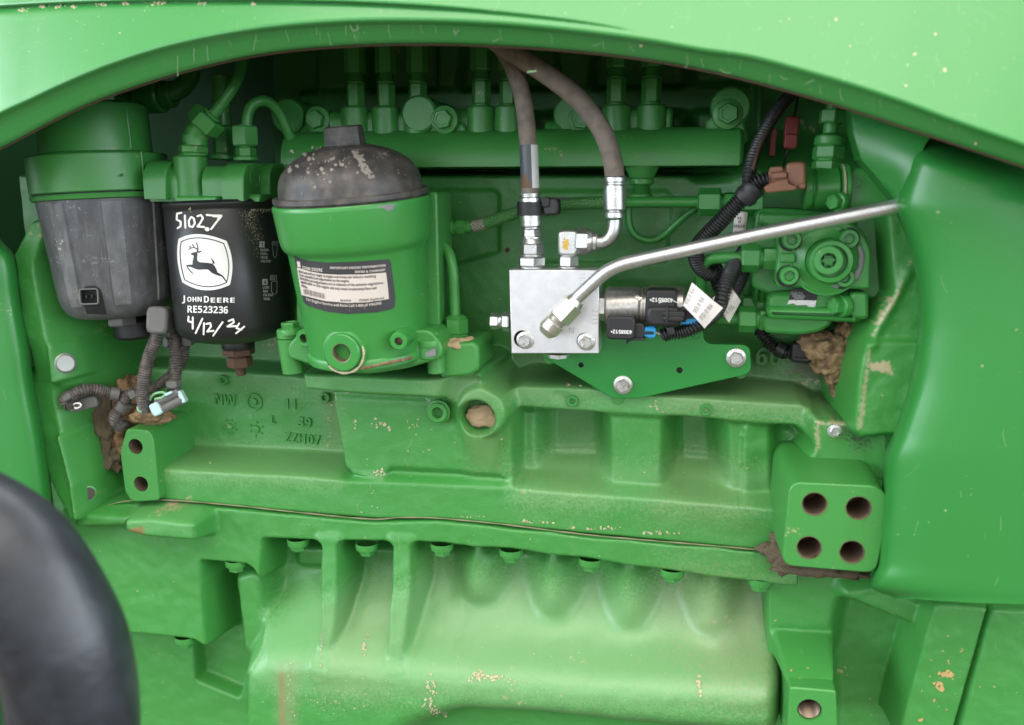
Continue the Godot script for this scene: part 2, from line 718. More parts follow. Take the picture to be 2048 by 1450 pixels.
func ramp_tex(freq: float, seed_: int, a: Color, b: Color, lo := 0.3, hi := 0.7, octaves := 5, size := 512) -> NoiseTexture2D:
	var t := noise_tex(freq, seed_, octaves, size)
	var g := Gradient.new()
	g.offsets = PackedFloat32Array([lo, hi])
	g.colors = PackedColorArray([a, b])
	t.color_ramp = g
	return t

func speck(im: Image, x: float, y: float, r: float, c: Color, n: FastNoiseLite):
	var w := im.get_width()
	var q := int(ceil(r * 1.8))
	for dy in range(-q, q + 1):
		for dx in range(-q, q + 1):
			var d := sqrt(dx * dx + dy * dy) / r + n.get_noise_2d(x + dx, y + dy) * 1.1
			if d < 1.0:
				var px := posmod(int(x) + dx, w)
				var py := posmod(int(y) + dy, w)
				var o := im.get_pixel(px, py)
				var a := clampf((1.0 - d) * 3.0, 0.0, 1.0) * c.a
				if a > o.a: im.set_pixel(px, py, Color(c.r, c.g, c.b, a))

func scuffs(seed_: int, size: int, dots: int, clusters: int, scratches: int, tone: Color, big := 4.0) -> ImageTexture:
	# worn spots, clusters of chips and hairline scratches on clear ground
	var im := Image.create(size, size, false, Image.FORMAT_RGBA8)
	im.fill(Color(tone.r, tone.g, tone.b, 0))
	var r := RandomNumberGenerator.new()
	r.seed = seed_
	var n := FastNoiseLite.new()
	n.seed = seed_
	n.frequency = 0.22
	for i in dots:
		var t := tone
		t.a = r.randf_range(0.35, 0.95)
		speck(im, r.randf() * size, r.randf() * size, pow(r.randf(), 3.0) * 2.2 + 0.8, t, n)
	for i in clusters:
		var cx := r.randf() * size
		var cy := r.randf() * size
		for k in r.randi_range(6, 22):
			var t := tone
			t.a = r.randf_range(0.4, 1.0)
			speck(im, cx + r.randfn(0, 16), cy + r.randfn(0, 10), pow(r.randf(), 2.0) * big + 0.8, t, n)
	for i in scratches:
		var p := Vector2(r.randf() * size, r.randf() * size)
		var a := r.randf_range(-0.25, 0.25) + PI / 2 * (1 if r.randf() < 0.8 else 0)
		var bend := r.randf_range(-0.02, 0.02) if r.randf() < 0.85 else r.randf_range(-0.12, 0.12)
		var t := tone
		t.a = r.randf_range(0.10, 0.5)
		for k in r.randi_range(4, 40):
			p += Vector2(cos(a), sin(a))
			a += bend
			var px := posmod(int(p.x), size)
			var py := posmod(int(p.y), size)
			if im.get_pixel(px, py).a < t.a: im.set_pixel(px, py, t)
	return ImageTexture.create_from_image(im)

func mat(called: String, color: Color, rough: float, metal := 0.0) -> StandardMaterial3D:
	var m := StandardMaterial3D.new()
	m.resource_name = called
	m.albedo_color = color.linear_to_srgb()
	m.roughness = rough
	m.metallic = metal
	M[called] = m
	return m

func relief_map(m: StandardMaterial3D, t: Texture2D, scale_: float, deep_cm: float):
	m.uv1_triplanar = true
	m.uv1_world_triplanar = true
	m.uv1_scale = Vector3.ONE * scale_
	m.heightmap_enabled = true
	m.heightmap_texture = t
	m.heightmap_scale = deep_cm

func wear(m: StandardMaterial3D, t: Texture2D, scale_: float):
	m.uv2_triplanar = true
	m.uv2_world_triplanar = true
	m.uv2_scale = Vector3.ONE * scale_
	m.detail_enabled = true
	m.detail_uv_layer = BaseMaterial3D.DETAIL_UV_2
	m.detail_blend_mode = BaseMaterial3D.BLEND_MODE_MIX
	m.detail_albedo = t

func tool_marks() -> ImageTexture:                         # arcs left by a fly cutter
	var im := Image.create(512, 512, false, Image.FORMAT_L8)
	var n := FastNoiseLite.new()
	n.frequency = 0.02
	for y in 512:
		for x in 512:
			var dy := (y - 256) / 300.0
			var v := sin((x + 300.0 * (1.0 - sqrt(1.0 - dy * dy))) * TAU / 16.0) * 0.35 + 0.5 + n.get_noise_2d(x, y) * 0.3
			im.set_pixel(x, y, Color(v, v, v))
	return ImageTexture.create_from_image(im)

func make_materials():
	var grain := noise_tex(0.045, 3, 3)
	var fine := noise_tex(0.12, 5, 3)
	var soft := noise_tex(0.02, 8, 3)
	var tan_c := lin(0.42, 0.34, 0.20)
	var cast_wear := scuffs(11, 2048, 620, 34, 160, tan_c, 5.0)
	var paint_wear := scuffs(23, 2048, 460, 10, 330, lin(0.40, 0.42, 0.26), 3.0)
	var white_wear := scuffs(37, 1024, 500, 40, 700, lin(0.45, 0.44, 0.40), 5.0)
	var rough_soft := ramp_tex(0.012, 51, Color(0.62, 0.62, 0.62), Color(1, 1, 1), 0.25, 0.75)

	var m := mat("green_cast", Color(1, 1, 1), 0.43)
	m.metallic_specular = 0.55
	m.albedo_color = Color.WHITE
	m.vertex_color_use_as_albedo = true
	relief_map(m, grain, 20.0, 0.017)
	wear(m, cast_wear, 1.15)

	m = mat("green_part", GREEN, 0.40)
	relief_map(m, grain, 9.0, 0.012)
	wear(m, cast_wear, 1.9)

	m = mat("green_smooth", Color(0.038, 0.234, 0.044), 0.33)
	relief_map(m, soft, 9.0, 0.006)
	wear(m, paint_wear, 1.6)

	m = mat("green_hood", Color(0.038, 0.232, 0.050), 0.28)
	m.clearcoat_enabled = true
	m.clearcoat = 0.25
	m.clearcoat_roughness = 0.3
	relief_map(m, soft, 3.0, 0.01)
	wear(m, scuffs(29, 2048, 700, 14, 620, lin(0.46, 0.52, 0.34), 3.0), 1.9)

	m = mat("green_shield", Color(0.024, 0.192, 0.034), 0.36)
	relief_map(m, soft, 3.0, 0.01)
	m.uv1_offset = Vector3(0.3, 0.4, 0.1)
	wear(m, paint_wear, 1.3)

	m = mat("green_plate", Color(0.014, 0.215, 0.032), 0.36)
	relief_map(m, fine, 9.0, 0.003)

	m = mat("black_plastic", Color(0.110, 0.112, 0.118), 0.42)
	relief_map(m, fine, 9.0, 0.005)
	m.albedo_texture = ramp_tex(0.012, 78, Color(0.80, 0.80, 0.80), Color(1, 1, 1), 0.25, 0.7, 4)
	m.uv1_scale = Vector3(14, 5, 14)
	wear(m, white_wear, 3.2)
	var sv: StandardMaterial3D = m.duplicate()
	sv.resource_name = "stave"
	sv.albedo_color = Color(0.150, 0.152, 0.156).linear_to_srgb()
	M["stave"] = sv
	m = mat("cap_plastic", Color(1, 1, 1), 0.5)
	relief_map(m, fine, 9.0, 0.006)
	m.albedo_texture = ramp_tex(0.012, 71, Color(0.20, 0.195, 0.195), Color(0.36, 0.335, 0.315), 0.3, 0.8)
	m = mat("black_paint", Color(0.013, 0.014, 0.015), 0.36)
	relief_map(m, fine, 9.0, 0.003)
	m = mat("black_part", Color(0.014, 0.014, 0.015), 0.5)
	m = mat("loom", Color(0.016, 0.016, 0.017), 0.42)
	m = mat("dusty_loom", Color(0.150, 0.130, 0.118), 0.62)
	m.uv1_triplanar = true; m.uv1_world_triplanar = true; m.uv1_scale = Vector3.ONE * 12
	m.albedo_texture = ramp_tex(0.02, 72, Color(0.6, 0.6, 0.6), Color(1, 1, 1), 0.3, 0.7)
	m = mat("tape", Color(0.020, 0.020, 0.022), 0.5)
	m = mat("hose_rubber", Color(0.235, 0.200, 0.162), 0.85)
	relief_map(m, fine, 9.0, 0.008)
	m.albedo_texture = ramp_tex(0.014, 73, Color(0.86, 0.86, 0.87), Color(1, 1, 1), 0.25, 0.6, 5)
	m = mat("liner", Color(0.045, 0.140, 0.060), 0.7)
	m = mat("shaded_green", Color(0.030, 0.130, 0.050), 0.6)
	m = mat("tyre_rubber", Color(0.016, 0.019, 0.025), 0.42)
	relief_map(m, soft, 6.0, 0.04)
	m.albedo_texture = ramp_tex(0.02, 74, Color(0.75, 0.75, 0.75), Color(1, 1, 1), 0.3, 0.7)
	m.detail_enabled = false

	m = mat("zinc", Color(0.62, 0.62, 0.61), 0.33, 0.92)
	m.uv1_triplanar = true; m.uv1_world_triplanar = true; m.uv1_scale = Vector3.ONE * 18
	m.roughness_texture = rough_soft
	m.roughness = 0.42
	relief_map(m, fine, 18.0, 0.002)
	m = mat("steel_tube", Color(0.66, 0.67, 0.68), 0.38, 0.92)
	relief_map(m, fine, 12.0, 0.0015)
	m.albedo_texture = ramp_tex(0.05, 76, Color(0.92, 0.92, 0.91), Color(1, 1, 1), 0.25, 0.55)
	m = mat("aluminium", Color(0.74, 0.74, 0.75), 0.40, 0.80)
	relief_map(m, tool_marks(), 16.0, 0.0060)
	wear(m, scuffs(41, 1024, 160, 4, 260, lin(0.42, 0.42, 0.42), 2.0), 5.0)
	m.albedo_texture = ramp_tex(0.008, 80, Color(0.97, 0.97, 0.97), Color(1, 1, 1), 0.3, 0.7)
	m = mat("dull_metal", Color(0.58, 0.56, 0.53), 0.36, 0.9)
	m.uv1_triplanar = true; m.uv1_world_triplanar = true; m.uv1_scale = Vector3.ONE * 18
	m.albedo_texture = ramp_tex(0.02, 77, Color(0.9, 0.89, 0.88), Color(1, 1, 1), 0.3, 0.7)
	m = mat("bare_metal", Color(0.20, 0.20, 0.205), 0.6, 0.1)
	relief_map(m, grain, 16.0, 0.01)
	m = mat("rust", Color(0.110, 0.062, 0.040), 0.85)
	relief_map(m, grain, 16.0, 0.02)
	m = mat("bore", Color(0.22, 0.16, 0.115), 0.38, 0.55)
	m = mat("dark", Color(0.012, 0.014, 0.012), 0.7)
	m = mat("mud", MUD, 0.95)
	relief_map(m, noise_tex(0.03, 81, 5), 7.0, 0.14)
	m.albedo_texture = ramp_tex(0.02, 82, Color(0.55, 0.52, 0.5), Color(1, 1, 1), 0.25, 0.6)
	m = mat("pale_mud", Color(0.40, 0.29, 0.18), 0.95)
	relief_map(m, noise_tex(0.03, 83, 5), 9.0, 0.08)
	m = mat("wet_mud", Color(0.098, 0.076, 0.046), 0.9)
	relief_map(m, noise_tex(0.04, 84, 5), 9.0, 0.10)
	m = mat("chip", Color(0.45, 0.40, 0.26), 0.9)
	m = mat("bird_lime", Color(0.24, 0.215, 0.185), 0.9)
	m = mat("sleeve", Color(0.075, 0.085, 0.098), 0.4)
	m = mat("label_stripe", Color(0.62, 0.64, 0.62), 0.5)
	m = mat("dirt_film", Color(0.17, 0.10, 0.06), 0.8)
	m = mat("stamp", Color(0.50, 0.50, 0.51), 0.6, 0.5)
	m = mat("nut_zinc", Color(0.62, 0.60, 0.55), 0.36, 0.9)
	m = mat("braid_green", Color(0.08, 0.26, 0.07), 0.40, 0.2)
	m = mat("gasket", Color(0.20, 0.20, 0.11), 0.9)
	m = mat("ochre", Color(0.46, 0.32, 0.13), 0.9)
	m = mat("drip", Color(0.22, 0.42, 0.20), 0.7)
	m = mat("plug_metal", Color(0.34, 0.36, 0.33), 0.45, 0.6)
	m = mat("dark_bore", Color(0.045, 0.040, 0.030), 0.6)
	m = mat("white_print", Color(0.78, 0.78, 0.76), 0.5)
	m = mat("pen", Color(0.82, 0.81, 0.76), 0.5)
	m = mat("grey_print", Color(0.30, 0.31, 0.31), 0.5)
	m = mat("paper", Color(0.74, 0.69, 0.66), 0.6)
	m = mat("label_dark", Color(0.040, 0.041, 0.044), 0.4)
	m = mat("label_white", Color(0.60, 0.53, 0.48), 0.5)
	m = mat("ink", Color(0.02, 0.02, 0.02), 0.6)
	m = mat("faded_ink", Color(0.16, 0.14, 0.13), 0.6)
	m = mat("brown_plastic", Color(0.200, 0.088, 0.045), 0.5)
	relief_map(m, fine, 9.0, 0.003)
	m = mat("red_plastic", Color(0.24, 0.034, 0.028), 0.5)
	m = mat("blue_plastic", Color(0.020, 0.300, 0.640), 0.4)
	m = mat("pale_plastic", Color(0.42, 0.60, 0.60), 0.4)
	m = mat("mint_plastic", Color(0.20, 0.46, 0.24), 0.4)
	m = mat("grey_plastic", Color(0.125, 0.123, 0.118), 0.5)
	m = mat("yellow_paint", Color(0.70, 0.42, 0.06), 0.7)
	m = mat("braid", Color(0.055, 0.20, 0.055), 0.42, 0.2)
	m = mat("bare_braid", Color(0.42, 0.38, 0.33), 0.45, 0.6)

# ---------------------------------------------------------------- view and light
func set_the_view():
	var cam := Camera3D.new()
	cam.name = "camera"
	cam.transform = Transform3D(B, EYE)
	cam.fov = 45.0
	cam.near = 0.02
	cam.far = 60.0
	var ph := CameraAttributesPhysical.new()
	ph.frustum_focal_length = 12.0 / tan(deg_to_rad(22.5))
	ph.frustum_focus_distance = 0.86
	ph.frustum_near = 0.02
	ph.frustum_far = 60.0
	ph.exposure_aperture = 4.2
	cam.attributes = ph
	add_child(cam)
	cam.current = true
	var sky := ProceduralSkyMaterial.new()
	sky.sky_top_color = Color(0.96, 0.985, 1.0)
	sky.sky_horizon_color = Color(0.66, 0.70, 0.74)
	sky.sky_curve = 0.7
	sky.sky_energy_multiplier = 2.0
	sky.ground_horizon_color = Color(0.42, 0.40, 0.37)
	sky.ground_bottom_color = Color(0.33, 0.30, 0.26)
	sky.ground_curve = 0.1
	var e := Environment.new()
	e.background_mode = Environment.BG_SKY
	e.sky = Sky.new()
	e.sky.sky_material = sky
	e.tonemap_mode = Environment.TONE_MAPPER_LINEAR
	e.tonemap_exposure = 3.55
	e.sdfgi_enabled = true
	e.ssao_enabled = true
	e.ssil_enabled = true
	var w := WorldEnvironment.new()
	w.name = "air"
	w.environment = e
	add_child(w)
	var sun := DirectionalLight3D.new()
	sun.name = "sun"
	sun.light_energy = 0.3
	sun.light_color = Color(1.0, 0.98, 0.94)
	sun.light_angular_distance = 60.0
	sun.shadow_enabled = true
	sun.rotation_degrees = Vector3(-62, 8, 0)
	add_child(sun)

func along(a: Array, x: float) -> float:                  # smooth curve through pixel pairs
	var n := a.size() / 2
	var i := 0
	while i < n - 2 and x > a[(i + 1) * 2]: i += 1
	var x0: float = a[i * 2]
	var x1: float = a[i * 2 + 2]
	var t := (x - x0) / (x1 - x0)
	var y0: float = a[i * 2 + 1]
	var y1: float = a[i * 2 + 3]
	var m0: float = (y1 - a[max(i - 1, 0) * 2 + 1]) / (x1 - a[max(i - 1, 0) * 2]) * (x1 - x0)
	var k: int = min(i + 2, n - 1)
	var m1: float = (a[k * 2 + 1] - y0) / (a[k * 2] - x0) * (x1 - x0)
	var t2 := t * t
	var t3 := t2 * t
	return (2 * t3 - 3 * t2 + 1) * y0 + (t3 - 2 * t2 + t) * m0 + (-2 * t3 + 3 * t2) * y1 + (t3 - t2) * m1

# ---------------------------------------------------------------- large structure
func bay():
	var s := st()
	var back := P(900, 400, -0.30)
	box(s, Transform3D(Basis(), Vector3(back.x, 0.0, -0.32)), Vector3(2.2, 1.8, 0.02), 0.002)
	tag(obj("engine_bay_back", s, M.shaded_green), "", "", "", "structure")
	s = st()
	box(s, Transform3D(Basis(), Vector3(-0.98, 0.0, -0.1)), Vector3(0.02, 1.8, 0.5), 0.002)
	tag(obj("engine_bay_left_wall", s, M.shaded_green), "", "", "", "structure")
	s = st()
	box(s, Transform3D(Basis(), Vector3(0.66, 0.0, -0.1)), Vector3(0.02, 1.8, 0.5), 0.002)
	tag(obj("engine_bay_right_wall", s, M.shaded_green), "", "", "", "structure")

func hood():
	var low := [-400, 500, -160, 368, 0, 297, 100, 245, 180, 207, 300, 164, 400, 135, 500, 113, 600, 99, 750, 89, 900, 88, 1000, 92, 1100, 98, 1200, 107, 1300, 120, 1400, 138, 1500, 161, 1600, 188, 1700, 218, 1800, 251, 1900, 284, 2048, 333, 2200, 390, 2400, 475]
	var top := [-400, 455, -160, 320, 0, 228, 60, 200, 130, 167, 220, 130, 330, 95, 450, 69, 560, 53, 700, 43, 850, 42, 1000, 48, 1150, 62, 1300, 82, 1400, 100, 1500, 115, 1600, 141, 1700, 170, 1800, 203, 1900, 240, 2048, 291, 2200, 345, 2400, 428]
	var fold := [-400, 70, -160, 30, 0, 14, 200, 4, 450, 1, 665, 4, 850, 13, 1024, 28, 1174, 46, 1324, 73, 1420, 95, 1600, 132, 1800, 194, 2048, 284, 2200, 338, 2400, 420]
	var cols := []
	var x := -400.0
	while x <= 2400.0:
		var l := along(low, x)
		var t := along(top, x)
		var c: float = min(along(fold, x), t - 15.0)
		var step: float = clampf((t - c - 15.0) / 14.0, 0.0, 1.0)
		var col := [P(x, l - 60, 0.1970), P(x, l - 9, 0.2090), P(x, l - 2, 0.2170), P(x, l, 0.2230), P(x, l - 2.5, 0.2270)]
		for q in [0.2, 0.5, 0.8]: col.append(P(x, lerpf(l, t, q), lerpf(0.2270, 0.2380, q)))
		var zof := func(y): return 0.2430 - 0.42 * (t - y) * 0.00038
		col.append(P(x, t + 5, 0.2385)); col.append(P(x, t + 1, 0.2415)); col.append(P(x, t - 4, 0.2425))
		for q in 7: col.append(P(x, lerpf(t - 9.0, c + 6.0, q / 6.0), zof.call(lerpf(t - 9.0, c + 6.0, q / 6.0))))
		col.append(P(x, c + 3.5, zof.call(c + 3.5) - 0.0025 * step))
		col.append(P(x, c + 1.5, zof.call(c + 1.5) - 0.0015 * step))
		col.append(P(x, c - 1.0, zof.call(c - 1.0) + 0.0035 * step))
		col.append(P(x, c - 4.0, zof.call(c - 4.0) + 0.0045 * step))
		for q in 8:
			var y := lerpf(c - 8.0, -120.0, q / 7.0)
			col.append(P(x, y, zof.call(y) + 0.0045 * step))
		var e: Vector3 = col[-1]
		col.append(e + Vector3(0, 0.035, -0.05)); col.append(e + Vector3(0, 0.07, -0.14)); col.append(e + Vector3(0, 0.09, -0.26)); col.append(e + Vector3(0, 0.09, -0.62))
		cols.append(col)
		x += 14.0
	var s := st()
	grid(s, cols, true)
	var o = thing("engine_hood", "pale green painted hood panel arching over the whole engine", "hood", P(1000, 60, 0.2350))
	obj("panel", s, M.green_hood, o)
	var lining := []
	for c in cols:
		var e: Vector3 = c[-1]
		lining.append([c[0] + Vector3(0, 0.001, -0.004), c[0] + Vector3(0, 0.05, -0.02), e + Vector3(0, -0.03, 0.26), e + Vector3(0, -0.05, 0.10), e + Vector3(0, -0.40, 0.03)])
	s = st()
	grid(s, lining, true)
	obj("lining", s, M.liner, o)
	# drips, tan chips along the ridge and pale nicks in the paint
	s = st()
	var g := RandomNumberGenerator.new()
	g.seed = 77
	var skin := func(v):
		var l: float = along(low, v.x)
		var t: float = along(top, v.x)
		var c: float = min(along(fold, v.x), t - 15.0)
		var lip: float = clampf((t - c - 15.0) / 14.0, 0.0, 1.0) * 0.0045 if v.y < c - 4.0 else 0.0
		var z: float = lerpf(0.2270, 0.2380, clampf((l - v.y) / (l - t), 0.0, 1.0)) if v.y > t - 4.0 else 0.2380 + 0.004 - 0.42 * (t - v.y) * 0.00038 + lip
		return P(v.x, v.y, z + 0.0009)
	for q in [[355, 112, 40], [388, 96, 26], [414, 92, 30], [455, 80, 14], [512, 70, 30], [572, 60, 24], [628, 30, 40], [640, 62, 20], [655, 66, 26], [690, 40, 30], [712, 44, 34], [777, 48, 30], [842, 48, 20], [868, 46, 22], [908, 55, 18], [1000, 58, 22], [1100, 68, 20], [1205, 82, 16], [1262, 90, 14], [1375, 110, 26], [1402, 118, 18], [1540, 150, 16], [1640, 170, 18], [1680, 178, 24], [1760, 200, 14], [1868, 214, 30], [1905, 200, 60], [1915, 225, 40], [1935, 210, 45], [1870, 130, 34], [545, 14, 24], [430, 30, 30], [1250, 40, 60], [1480, 60, 80], [1330, 20, 70], [1620, 70, 60]]:
		var line := []
		var x1: float = q[0]
		for k in 7:
			line.append_array([x1, q[1] + q[2] * k / 6.0])
			x1 += g.randfn(0.4, 1.1)
		stroke(s, line, g.randf_range(0.7, 1.5), skin)
	for q in [[1055, 144, 1072, 142], [1610, 168, 1628, 160], [1560, 152, 1568, 158, 1575, 158], [700, 50, 706, 62, 714, 60, 716, 46], [985, 84, 998, 78], [1440, 138, 1450, 146, 1462, 146], [1185, 92, 1200, 88], [906, 62, 912, 68, 918, 60]]: stroke(s, q, 2.0, skin)
	tag(obj("dried_drip", s, M.drip, o), "", "", "", "stuff")
	s = st()
	for q in [[48, 20, 10], [85, 14, 12], [118, 14, 11], [148, 14, 6], [205, 10, 13], [250, 8, 8], [310, 7, 10], [322, 5, 8], [404, 7, 10], [505, 8, 6]]:
		for k in 14: fleck(s, g, q[0] + g.randfn(0, 0.5) * q[2], q[1] + g.randfn(0, 1.6), g.randf_range(0.8, 2.8), skin)
	for q in [[1829, 109, 4.5], [1889, 141, 5], [2040, 246, 5], [1278, 83, 3.5], [1282, 92, 3.5], [1672, 39, 3.5], [1951, 287, 3], [1812, 172, 3], [1871, 68, 3.5], [1700, 92, 2], [1760, 188, 2.2], [1578, 38, 2], [240, 66, 2]]: fleck(s, g, q[0], q[1], q[2], skin)
	for k in 120:
		var at := Vector2(g.randf_range(0, 2048), g.randf_range(0, 250))
		if at.y < along(low, at.x) - 4.0: fleck(s, g, at.x, at.y, g.randf_range(0.4, 1.2), skin)
	tag(obj("paint_chips", s, M.chip, o), "", "", "", "stuff")
	# an edge trim of dark rubber along the arch
	s = st()
	var path := []
	x = -160.0
	while x <= 2200.0:
		path.append(P(x, along(low, x) + 1.0, 0.2200))
		x += 30.0
	sweep(s, path, func(_i): return 0.0011, 8)
	obj("edge_seal", s, M.rust, o)

func side_shield():
	var edge := [240, 1838, 300, 1822, 350, 1806, 400, 1792, 420, 1792, 470, 1812, 545, 1832, 640, 1838, 700, 1832, 768, 1820, 867, 1788, 912, 1771, 965, 1767, 1050, 1760, 1129, 1753, 1160, 1742, 1180, 1752, 1195, 1790]
	var rows := []
	var y := 215.0
	var base := [240, 1838, 420, 1792, 545, 1832, 700, 1832, 912, 1771, 1129, 1753, 1200, 1750]
	while y <= 1212.0:
		var row := []
		var x0 := along(edge, clampf(y, 240, 1195))
		var round_: float = smoothstep(1165.0, 1200.0, y)
		var arch := [1700, 218, 1800, 251, 1900, 284, 2048, 333, 2200, 390, 2400, 475]
		for q in [[-3, -0.05], [0, -0.010], [3, 0.006], [9, 0.018], [20, 0.027], [36, 0.033], [60, 0.037], [100, 0.040], [170, 0.042], [300, 0.043], [450, 0.042]]:
			var dip: float = max(0.0, y - 1185.0) * 0.0
			var fall: float = pow(clampf((along(arch, x0 + q[0]) + 62.0 - y) / 60.0, 0.0, 1.4), 2.0) * 0.045
			var sag: float = q[0] * 0.06 * round_
			row.append(P(x0 + q[0], min(y, 1194.0 + (x0 + q[0] - 1790.0) * 0.06 + 2), 0.150 + q[1] - fall))
		rows.append(row)
		y += 7.0
	var under := []
	for p in rows[-1]: under.append(p + Vector3(0, -0.0008, -0.05))
	var s := st()
	grid(s, rows, true)
	grid(s, [rows[-1], under], true)
	var o = thing("side_shield", "large smooth green side panel at the right edge of the photo", "panel", P(1900, 800, 0.19))
	obj("panel", s, M.green_shield, o)
	# the angled flange of the shield that tucks in under the hood
	s = st()
	var a := [P(1706, 262, 0.148), P(1722, 318, 0.150), P(1752, 352, 0.152), P(1788, 398, 0.150)]
	var m := [P(1790, 236, 0.156), P(1795, 295, 0.163), P(1800, 335, 0.165), P(1802, 400, 0.160)]
	var b := [P(1890, 236, 0.158), P(1850, 290, 0.170), P(1826, 345, 0.172), P(1808, 412, 0.166)]
	var wide := []
	a.push_front(P(1700, 190, 0.135)); m.push_front(P(1790, 170, 0.145)); b.push_front(P(1900, 170, 0.150))
	for k in 5:
		var q := []
		for i in 9: q.append(a[k].lerp(m[k], i / 8.0).lerp(m[k].lerp(b[k], i / 8.0), i / 8.0))
		wide.append(q)
	grid(s, wide, true)
	var back := []
	for p in a: back.append(p + Vector3(0.004, 0, -0.05))
	grid(s, [back, a], false)
	obj("flange", s, M.green_shield, o)

func left_panel():
	var edge := [440, -30, 480, -2, 512, 26, 600, 40, 700, 57, 767, 66, 860, 83, 958, 96, 1015, 100, 1100, 106]
	var rows := []
	var y := 440.0
	while y <= 1100.0:
		var row := []
		var x0 := along(edge, y)
		for q in [[4, -0.03], [0, -0.008], [-6, 0.004], [-14, 0.011], [-26, 0.016], [-42, 0.019], [-70, 0.021], [-260, 0.022]]:
			row.append(P(x0 + q[0], y, 0.140 + q[1]))
		rows.append(row)
		y += 12.0
	var s := st()
	grid(s, rows, true)
	tag(obj("body_panel", s, M.green_shield), "narrow smooth green panel down the left edge of the photo", "panel")

func engine_block():
	var o = thing("engine_block", "green cast iron engine block behind the filters and hoses", "engine block", P(900, 900, 0.05))
	var r := relief(60, 40, 1800, 1140, 0.05, 0.0016, 0.0)
	r.base = -0.09
	# the head, set back above the block
	rp(r, [40, -40, 1900, -40, 1900, 345, 40, 345], -0.065, 0.004)
	rp(r, [-60, -60, 560, -60, 560, 340, -60, 340], -0.0899, 0.002)
	rp(r, [640, -20, 730, -20, 720, 190, 640, 190], -0.045, 0.012)
	rp(r, [880, -20, 930, -20, 905, 180, 880, 190], -0.045, 0.010)
	rp(r, [1110, -20, 1190, -20, 1170, 170, 1130, 185], -0.045, 0.012)
	rp(r, [1400, 100, 1490, 100, 1480, 330, 1400, 330], -0.035, 0.02)
	rp(r, [600, 190, 1500, 178, 1500, 215, 600, 225], -0.05, 0.008)
	# faint panels on the wall
	rp(r, [858, 384, 990, 384, 996, 392, 996, 500, 858, 540], -0.003, 0.004, 3)
	rp(r, [1084, 386, 1330, 386, 1340, 396, 1330, 520, 1084, 520], -0.003, 0.004, 3)
	rp(r, [1500, 350, 1780, 350, 1780, 830, 1640, 840, 1560, 700, 1500, 600], 0.012, 0.05)
	# the stepped lower wall with its cast marks
	rp(r, [250, 735, 420, 742, 585, 752, 680, 768, 1040, 790, 1040, 1110, 150, 1110, 150, 760], 0.030, 0.009)
	rp(r, [150, 640, 205, 640, 250, 700, 260, 745, 250, 900, 200, 1000, 150, 1000], 0.008, 0.02)
	# recess on the right, its sloping pocket floors and the two blocks in it
	rp(r, [1030, 800, 1640, 820, 1640, 1010, 1030, 990], 0.022, 0.006)
	rp(r, [1030, 914, 1540, 925, 1560, 1030, 1030, 985], 0.022, 0.012, 1, 0.088, 0.012)
	rp(r, [1034, 826, 1066, 828, 1066, 960, 1034, 962], 0.052, 0.018, 1, NAN, 0.01)
	rp(r, [1226, 838, 1318, 842, 1316, 962, 1230, 960], 0.070, 0.022, 1, NAN, 0.012)
	rp(r, [1462, 850, 1532, 856, 1536, 985, 1470, 980], 0.066, 0.022, 1, NAN, 0.012)
	rp(r, [1545, 862, 1640, 880, 1640, 1000, 1545, 1000], 0.045, 0.03, 1, NAN, 0.02)
	# lip over the recess
	rp(r, [1024, 778, 1040, 772, 1195, 776, 1310, 790, 1420, 797, 1600, 808, 1622, 818, 1632, 850, 1625, 876, 1606, 860, 1590, 850, 1350, 832, 1150, 822, 1040, 814, 1026, 818], 0.076, 0.007)
	# housing for the oil cooler under the filter
	rp(r, [664, 782, 1018, 785, 1024, 800, 1026, 976, 1000, 972, 790, 956, 706, 946, 690, 934], 0.083, 0.006)
	rp(r, [786, 934, 992, 942, 1050, 980, 900, 974, 776, 958], 0.083, 0.004, 0, 0.058)
	rp(r, [604, 746, 850, 757, 905, 752, 950, 745, 962, 752, 950, 786, 900, 798, 850, 793, 700, 787, 610, 780], 0.112, 0.005)
	rp(r, [915, 760, 955, 760, 990, 800, 930, 810, 900, 795], 0.098, 0.012)
	rp(r, [926, 835, 1000, 835, 984, 935, 952, 935], 0.100, 0.016, 1, 0.086, 0.006)
	rc(r, 963, 825, 45, 0.105, 0.006)
	rc(r, 963, 827, 31, 0.080, 0.003)
	rr(r, 604, 783, 850, 796, 0.083, 0.004, -0.003)
	# rail down to the pan joint
	rp(r, [300, 938, 600, 953, 700, 963, 1020, 978, 1110, 986, 1350, 1004, 1570, 1024, 1570, 1104, 1190, 1069, 900, 1038, 740, 1036, 600, 1024, 300, 996], 0.090, 0.010)
	rp(r, [100, 1000, 330, 1003, 600, 1030, 740, 1042, 900, 1044, 1190, 1075, 1700, 1120, 1700, 1160, 100, 1160], 0.0, 0.003)
	# shoulder on the right above the four-hole block
	rp(r, [1632, 842, 1700, 846, 1772, 868, 1772, 905, 1768, 960, 1590, 955, 1610, 925, 1632, 905], 0.094, 0.010)
	rr(r, 1128, 775, 1150, 786, 0.04, 0.006, -0.002)
	# sculpted unevenness of the sand casting
	r.wobble(0.0008, 30.0)
	r.blur(2)
	# dirt in the hollows; the pale film is dust with painted-in sheen
	r.stain(xy([340, 900, 680, 912, 690, 945, 340, 930], 0.06), DUST_SHEEN, 0.012, 0.55, 0.5)
	r.stain(xy([1040, 915, 1560, 930, 1570, 990, 1040, 970], 0.05), DUST_SHEEN, 0.014, 0.5, 0.5)
	r.stain(xy([900, 745, 1640, 762, 1640, 810, 1030, 785], 0.05), DUST_SHEEN, 0.02, 0.45, 0.5)
	r.stain(xy([260, 700, 620, 700, 660, 770, 260, 760], 0.02), DUST_SHEEN, 0.03, 0.45, 0.5)
